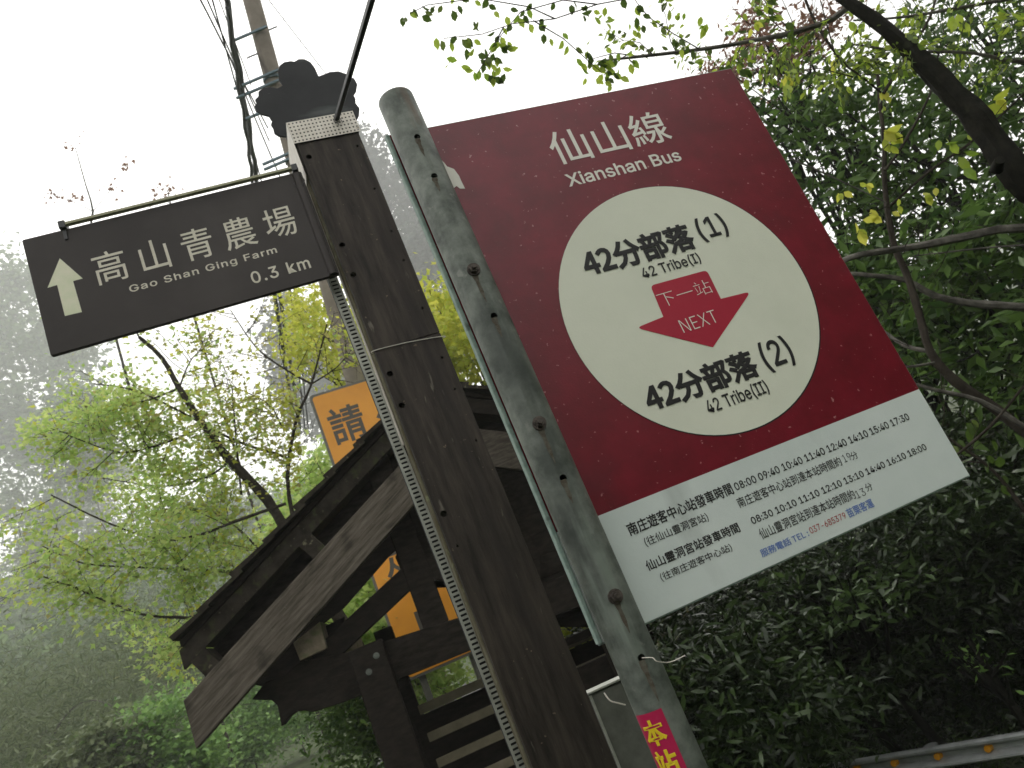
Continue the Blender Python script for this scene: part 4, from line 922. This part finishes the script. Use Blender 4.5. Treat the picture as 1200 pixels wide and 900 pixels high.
# ---- cherry tree: thick curved bough, side branches, individual young leaves
def cherry():
    rnd = random.Random(17); f = at(1320, 330, 2.7); b = Vector((f.x + .25, f.y + .15, gz(f.x + .25, f.y)))
    T = thing('cherry_tree', 'dark mossy cherry tree whose thick bough curves across the upper right corner', 'tree', b)
    main = ([b - Vector((0, 0, .3)), b.lerp(f, .5) + Vector((.08, 0, 0)), f] + [at(*p) for p in [(1245, 245, 2.65), (1198, 205, 2.6), (1160, 160, 2.6), (1118, 112, 2.6), (1070, 62, 2.6), (1022, 22, 2.6), (985, -4, 2.6), (930, -50, 2.6), (850, -120, 2.6)]], .077, .005, 3)
    wood('trunk', [main], M['bark'], T, 16, b, .5)
    kn = at(1168, 198, 2.52); bm = bmesh.new(); tube_bm(bm, [kn - b, kn - b + Vector((-.01, -.05, .01))], .022, .015, 10); fin(bm, 'branch_stub', M['bark'], T, smooth=True)
    g = M['barkgrey']; L = [(limb([(1330, 285, 3.1), (1200, 268, 3.0), (1130, 278, 3.0), (1085, 287, 3.0), (1040, 294, 3.0), (995, 303, 3.0), (930, 335, 3.0)], .021, .010), g),
         (limb([(1330, 372, 3.5), (1200, 360, 3.5), (1140, 356, 3.5), (1095, 346, 3.5), (1060, 328, 3.5), (1010, 322, 3.5), (960, 320, 3.5)], .021, .008), g),
         (limb([(1027, 60, 3.4), (1030, 110, 3.4), (1036, 165, 3.4), (1037, 220, 3.4), (1047, 285, 3.4), (1062, 320, 3.4), (1078, 370, 3.4), (1090, 412, 3.4), (1120, 447, 3.4), (1165, 478, 3.4), (1230, 530, 3.4)], .007, .024), M['barkbrown']),
         (limb([(1000, 2, 2.6), (975, 22, 2.7), (930, 38, 2.7), (880, 48, 2.7), (820, 58, 2.7), (750, 66, 2.7), (700, 72, 2.7)], .014, .004), g),
         (limb([(1330, 60, 2.9), (1200, 72, 2.9), (1140, 62, 2.9), (1060, 60, 2.9), (1000, 52, 2.9)], .010, .004), g), (limb([(1200, -5, 2.9), (1120, 10, 2.9), (1060, 20, 2.9), (1000, 24, 2.9)], .008, .004), g),
         (limb([(940, -10, 2.8), (955, 25, 2.8), (985, 70, 2.8), (1010, 90, 2.8), (1032, 108, 3)], .006, .004), M['barkbrown']), (limb([(1035, 110, 3), (1060, 70, 3), (1090, 20, 3), (1100, -20, 3)], .007, .005), M['barkbrown']),
         (limb([(1090, 412, 3.4), (1060, 405, 3.5), (1030, 385, 3.6), (990, 375, 3.7)], .010, .005), g), (limb([(1200, 500, 3.2), (1150, 470, 3.2), (1100, 458, 3.2), (1070, 450, 3.2), (1020, 440, 3.2)], .011, .006), g),
         (limb([(1095, 425, 3.2), (1060, 430, 3.2), (1020, 425, 3.2)], .007, .004), g), (limb([(1200, 287, 3.3), (1140, 292, 3.3), (1070, 300, 3.3)], .005, .003), g), (limb([(1037, 200, 3.2), (1058, 170, 3.2), (1090, 110, 3.2), (1100, 60, 3.2)], .007, .004), M['barkbrown']),
         (limb([(1045, 240, 3.2), (1090, 200, 3.1), (1140, 165, 3.0), (1200, 110, 3)], .006, .004), M['barkbrown']), (limb([(1230, 640, 3), (1180, 570, 3), (1150, 540, 3), (1120, 520, 3), (1080, 490, 3)], .008, .004), M['barkbrown']),
         (limb([(1060, 560, 2.9), (1110, 540, 2.9), (1160, 500, 2.9), (1210, 440, 2.9)], .006, .004), M['barkbrown']), (limb([(925, 185, 3.3), (970, 205, 3.3), (1040, 238, 3.3)], .005, .003), g)]
    for l, m_ in L: wood('branch', [l], m_, T, 8, b, .4)
    tw = [[(750, 66, 2.7), (720, 62, 2.7), (690, 70, 2.7)], [(900, -20, 2.4), (780, -10, 2.4), (700, 5, 2.4), (650, 22, 2.4), (600, 28, 2.4), (565, 40, 2.4), (520, 45, 2.4)], [(650, 22, 2.4), (620, 8, 2.4), (560, -2, 2.4), (500, 6, 2.4), (480, 16, 2.4)],
          [(880, 48, 2.7), (870, 70, 2.6), (862, 85, 2.6)], [(820, 58, 2.7), (790, 40, 2.6), (760, 20, 2.6), (740, -5, 2.6)], [(930, 38, 2.7), (905, 15, 2.6), (890, -8, 2.6)], [(590, 32, 2.4), (575, 60, 2.4), (560, 85, 2.4)], [(625, 24, 2.4), (660, 45, 2.4), (705, 85, 2.4)],
          [(700, 5, 2.4), (660, 0, 2.4), (610, 14, 2.4), (580, 50, 2.4)], [(740, 60, 2.6), (720, 75, 2.6), (708, 88, 2.6)], [(1000, 90, 2.8), (960, 80, 2.8), (925, 85, 2.8)], [(1060, 160, 3), (1045, 165, 3), (1035, 175, 3)], [(1140, 165, 3), (1125, 180, 3)], [(1045, 240, 3.2), (1020, 250, 3), (1000, 262, 3)]]
    tws = [([at(*q) for q in l], .0028, .0015, 1) for l in tw]
    for l in tws: wood('twig', [l], M['barkbrown'], T, 5, b)
    sp0 = sprout([l for l, _ in L[:3] + L[8:]], rnd, 3, .22, .002, 1, up=.1, kids=2); wood('twigs', sp0, M['barkbrown'], T, 4, b, kind='stuff')
    sp = sprout([L[i][0] for i in (3, 4, 5, 6)], rnd, 9, .26, .0022, 1, up=.1, kids=2); wood('twigs', sp, M['barkbrown'], T, 4, b, kind='stuff')
    P, D = along(sp, 950, .015, rnd); leaves('foliage', P - np.array(b), .034, 'oval', M['cherry'], T, up=.2, droop=.6, dirs=D, seed=4); P, D = along(sp, 600, .02, rnd); leaves('foliage', P - np.array(b), .034, 'oval', M['cherrydark'], T, up=.2, droop=.6, dirs=D, seed=5)
    # leaves
    Vt, Ft = leaf_template('oval'); meshes = []
    for mi, mn in enumerate(('cherry', 'cherrydark', 'mapleyellow')):
        for v in range(4):
            W_ = []; wd_ = rnd.uniform(.95, 1.25); cv = rnd.uniform(.05, .22)
            for p in Vt: W_.append((p[0], p[1] * 1.25 * wd_, p[2] + cv * (p[0] * (1 - p[0])) - cv * .4 * abs(p[1])))
            me = bpy.data.meshes.new('leaf'); me.from_pydata(W_, [], [tuple(int(x) for x in f_) for f_ in Ft]); me.materials.append(M[mn]); a_ = me.attributes.new('tint', 'FLOAT', 'POINT'); a_.data.foreach_set('value', [rnd.random()] * len(W_)); meshes.append(me)
    def put(px, py, Y, L_, mi, ang=None):
        p = at(px, py, Y) - b; v = (Vector((0, 0, EYE)) - at(px, py, Y)).normalized(); down = Vector((rnd.gauss(0, .45), rnd.gauss(0, .3), -1 if ang is None else ang)); n_ = (v + Vector((rnd.gauss(0, .55), rnd.gauss(0, .55), rnd.gauss(0, .4) - .2))).normalized()
        x = (down - n_ * down.dot(n_)).normalized(); y = n_.cross(x); s = L_ * Y / 943 * rnd.uniform(.8, 1.2)
        o = link('leaf', meshes[mi * 4 + rnd.randrange(4)], None, T); o.matrix_local = Matrix.Translation(p) @ Matrix((x * s, y * s, n_ * s)).transposed().to_4x4()
    for (x, y) in [(480, 14), (476, 20), (484, 10), (518, 6), (530, 12), (537, 6), (511, 44), (517, 47), (534, 42), (541, 46), (548, 44), (556, 58), (560, 64), (571, 66), (578, 68), (514, 72), (523, 68), (528, 70), (540, 78), (544, 82), (562, 82), (567, 86), (573, 88), (579, 90), (586, 78), (589, 80), (594, 58), (555, 24), (561, 25), (592, 86), (556, 84)]: put(x, y, 2.4, 17, 0 if rnd.random() < .4 else 1)
    for l in tws[:10]:
        for _ in range(16):
            t = rnd.random(); m = len(l[0]) - 1; k = min(int(t * m), m - 1); q = l[0][k].lerp(l[0][k + 1], t * m - k); r_ = RW.T @ np.array([q.x, q.y, q.z - EYE]); put(600 + FL * r_[0] / r_[2] + rnd.gauss(0, 7), 450 + FL * r_[1] / r_[2] + rnd.gauss(4, 7), 2.4, 14, 0 if rnd.random() < .45 else 1)
    for (x, y, n_, s_, mi, sp_) in [(1037, 160, 8, 26, 2, 9), (1005, 258, 6, 24, 2, 12), (1160, 122, 7, 26, 2, 14), (1108, 168, 4, 22, 0, 9), (1126, 182, 3, 26, 0, 8), (1082, 226, 4, 18, 2, 8), (985, 226, 3, 16, 2, 5), (922, 90, 4, 17, 2, 7), (1000, 20, 4, 20, 0, 12), (1036, 35, 4, 22, 0, 10), (980, 70, 4, 16, 2, 8), (1116, 22, 4, 24, 0, 10), (823, 26, 4, 20, 0, 7), (880, 30, 3, 16, 2, 6), (870, 12, 3, 13, 0, 8), (1060, 15, 3, 16, 0, 8), (1120, 90, 3, 16, 0, 6), (893, 105, 3, 9, 2, 5), (860, 60, 3, 13, 1, 6), (1180, 25, 5, 20, 0, 14), (1160, 70, 4, 18, 1, 12), (1050, 245, 3, 14, 2, 8), (1010, 215, 3, 14, 2, 8), (1090, 290, 3, 12, 1, 9), (700, 92, 3, 13, 0, 5), (735, 30, 5, 13, 0, 12), (680, 12, 5, 12, 1, 12), (790, 12, 5, 14, 0, 12), (1035, 110, 3, 15, 2, 8)]:
        for _ in range(n_): put(x + rnd.gauss(0, sp_ * .6), y + rnd.gauss(0, sp_ * .6), 3.0 if x > 900 else 2.5, s_ * .78, mi)
    for (x, y, n_, s_) in [(1135, 495, 5, 16), (1150, 530, 4, 16), (1125, 520, 3, 14), (1175, 560, 3, 14)]:
        for _ in range(n_): put(x + rnd.gauss(0, 7), y + rnd.gauss(0, 7), 3.0, s_, 1)
cherry()
# ------------------------------------------------------------------ haze
bm = bmesh.new(); bm_box(bm, (-345, -345, -4), (345, 345, 160)); hz = fin(bm, 'haze', None)
hm = bpy.data.materials.new('haze_air'); hm.use_nodes = True; hn = hm.node_tree; hn.nodes.clear()
pv = hn.nodes.new('ShaderNodeVolumePrincipled'); pv.inputs['Density'].default_value = .0021; pv.inputs['Color'].default_value = (.97, .975, .97, 1); pv.inputs['Anisotropy'].default_value = .2
ho = hn.nodes.new('ShaderNodeOutputMaterial'); hn.links.new(pv.outputs[0], ho.inputs['Volume']); hz.data.materials.append(hm); hz['kind'] = 'stuff'
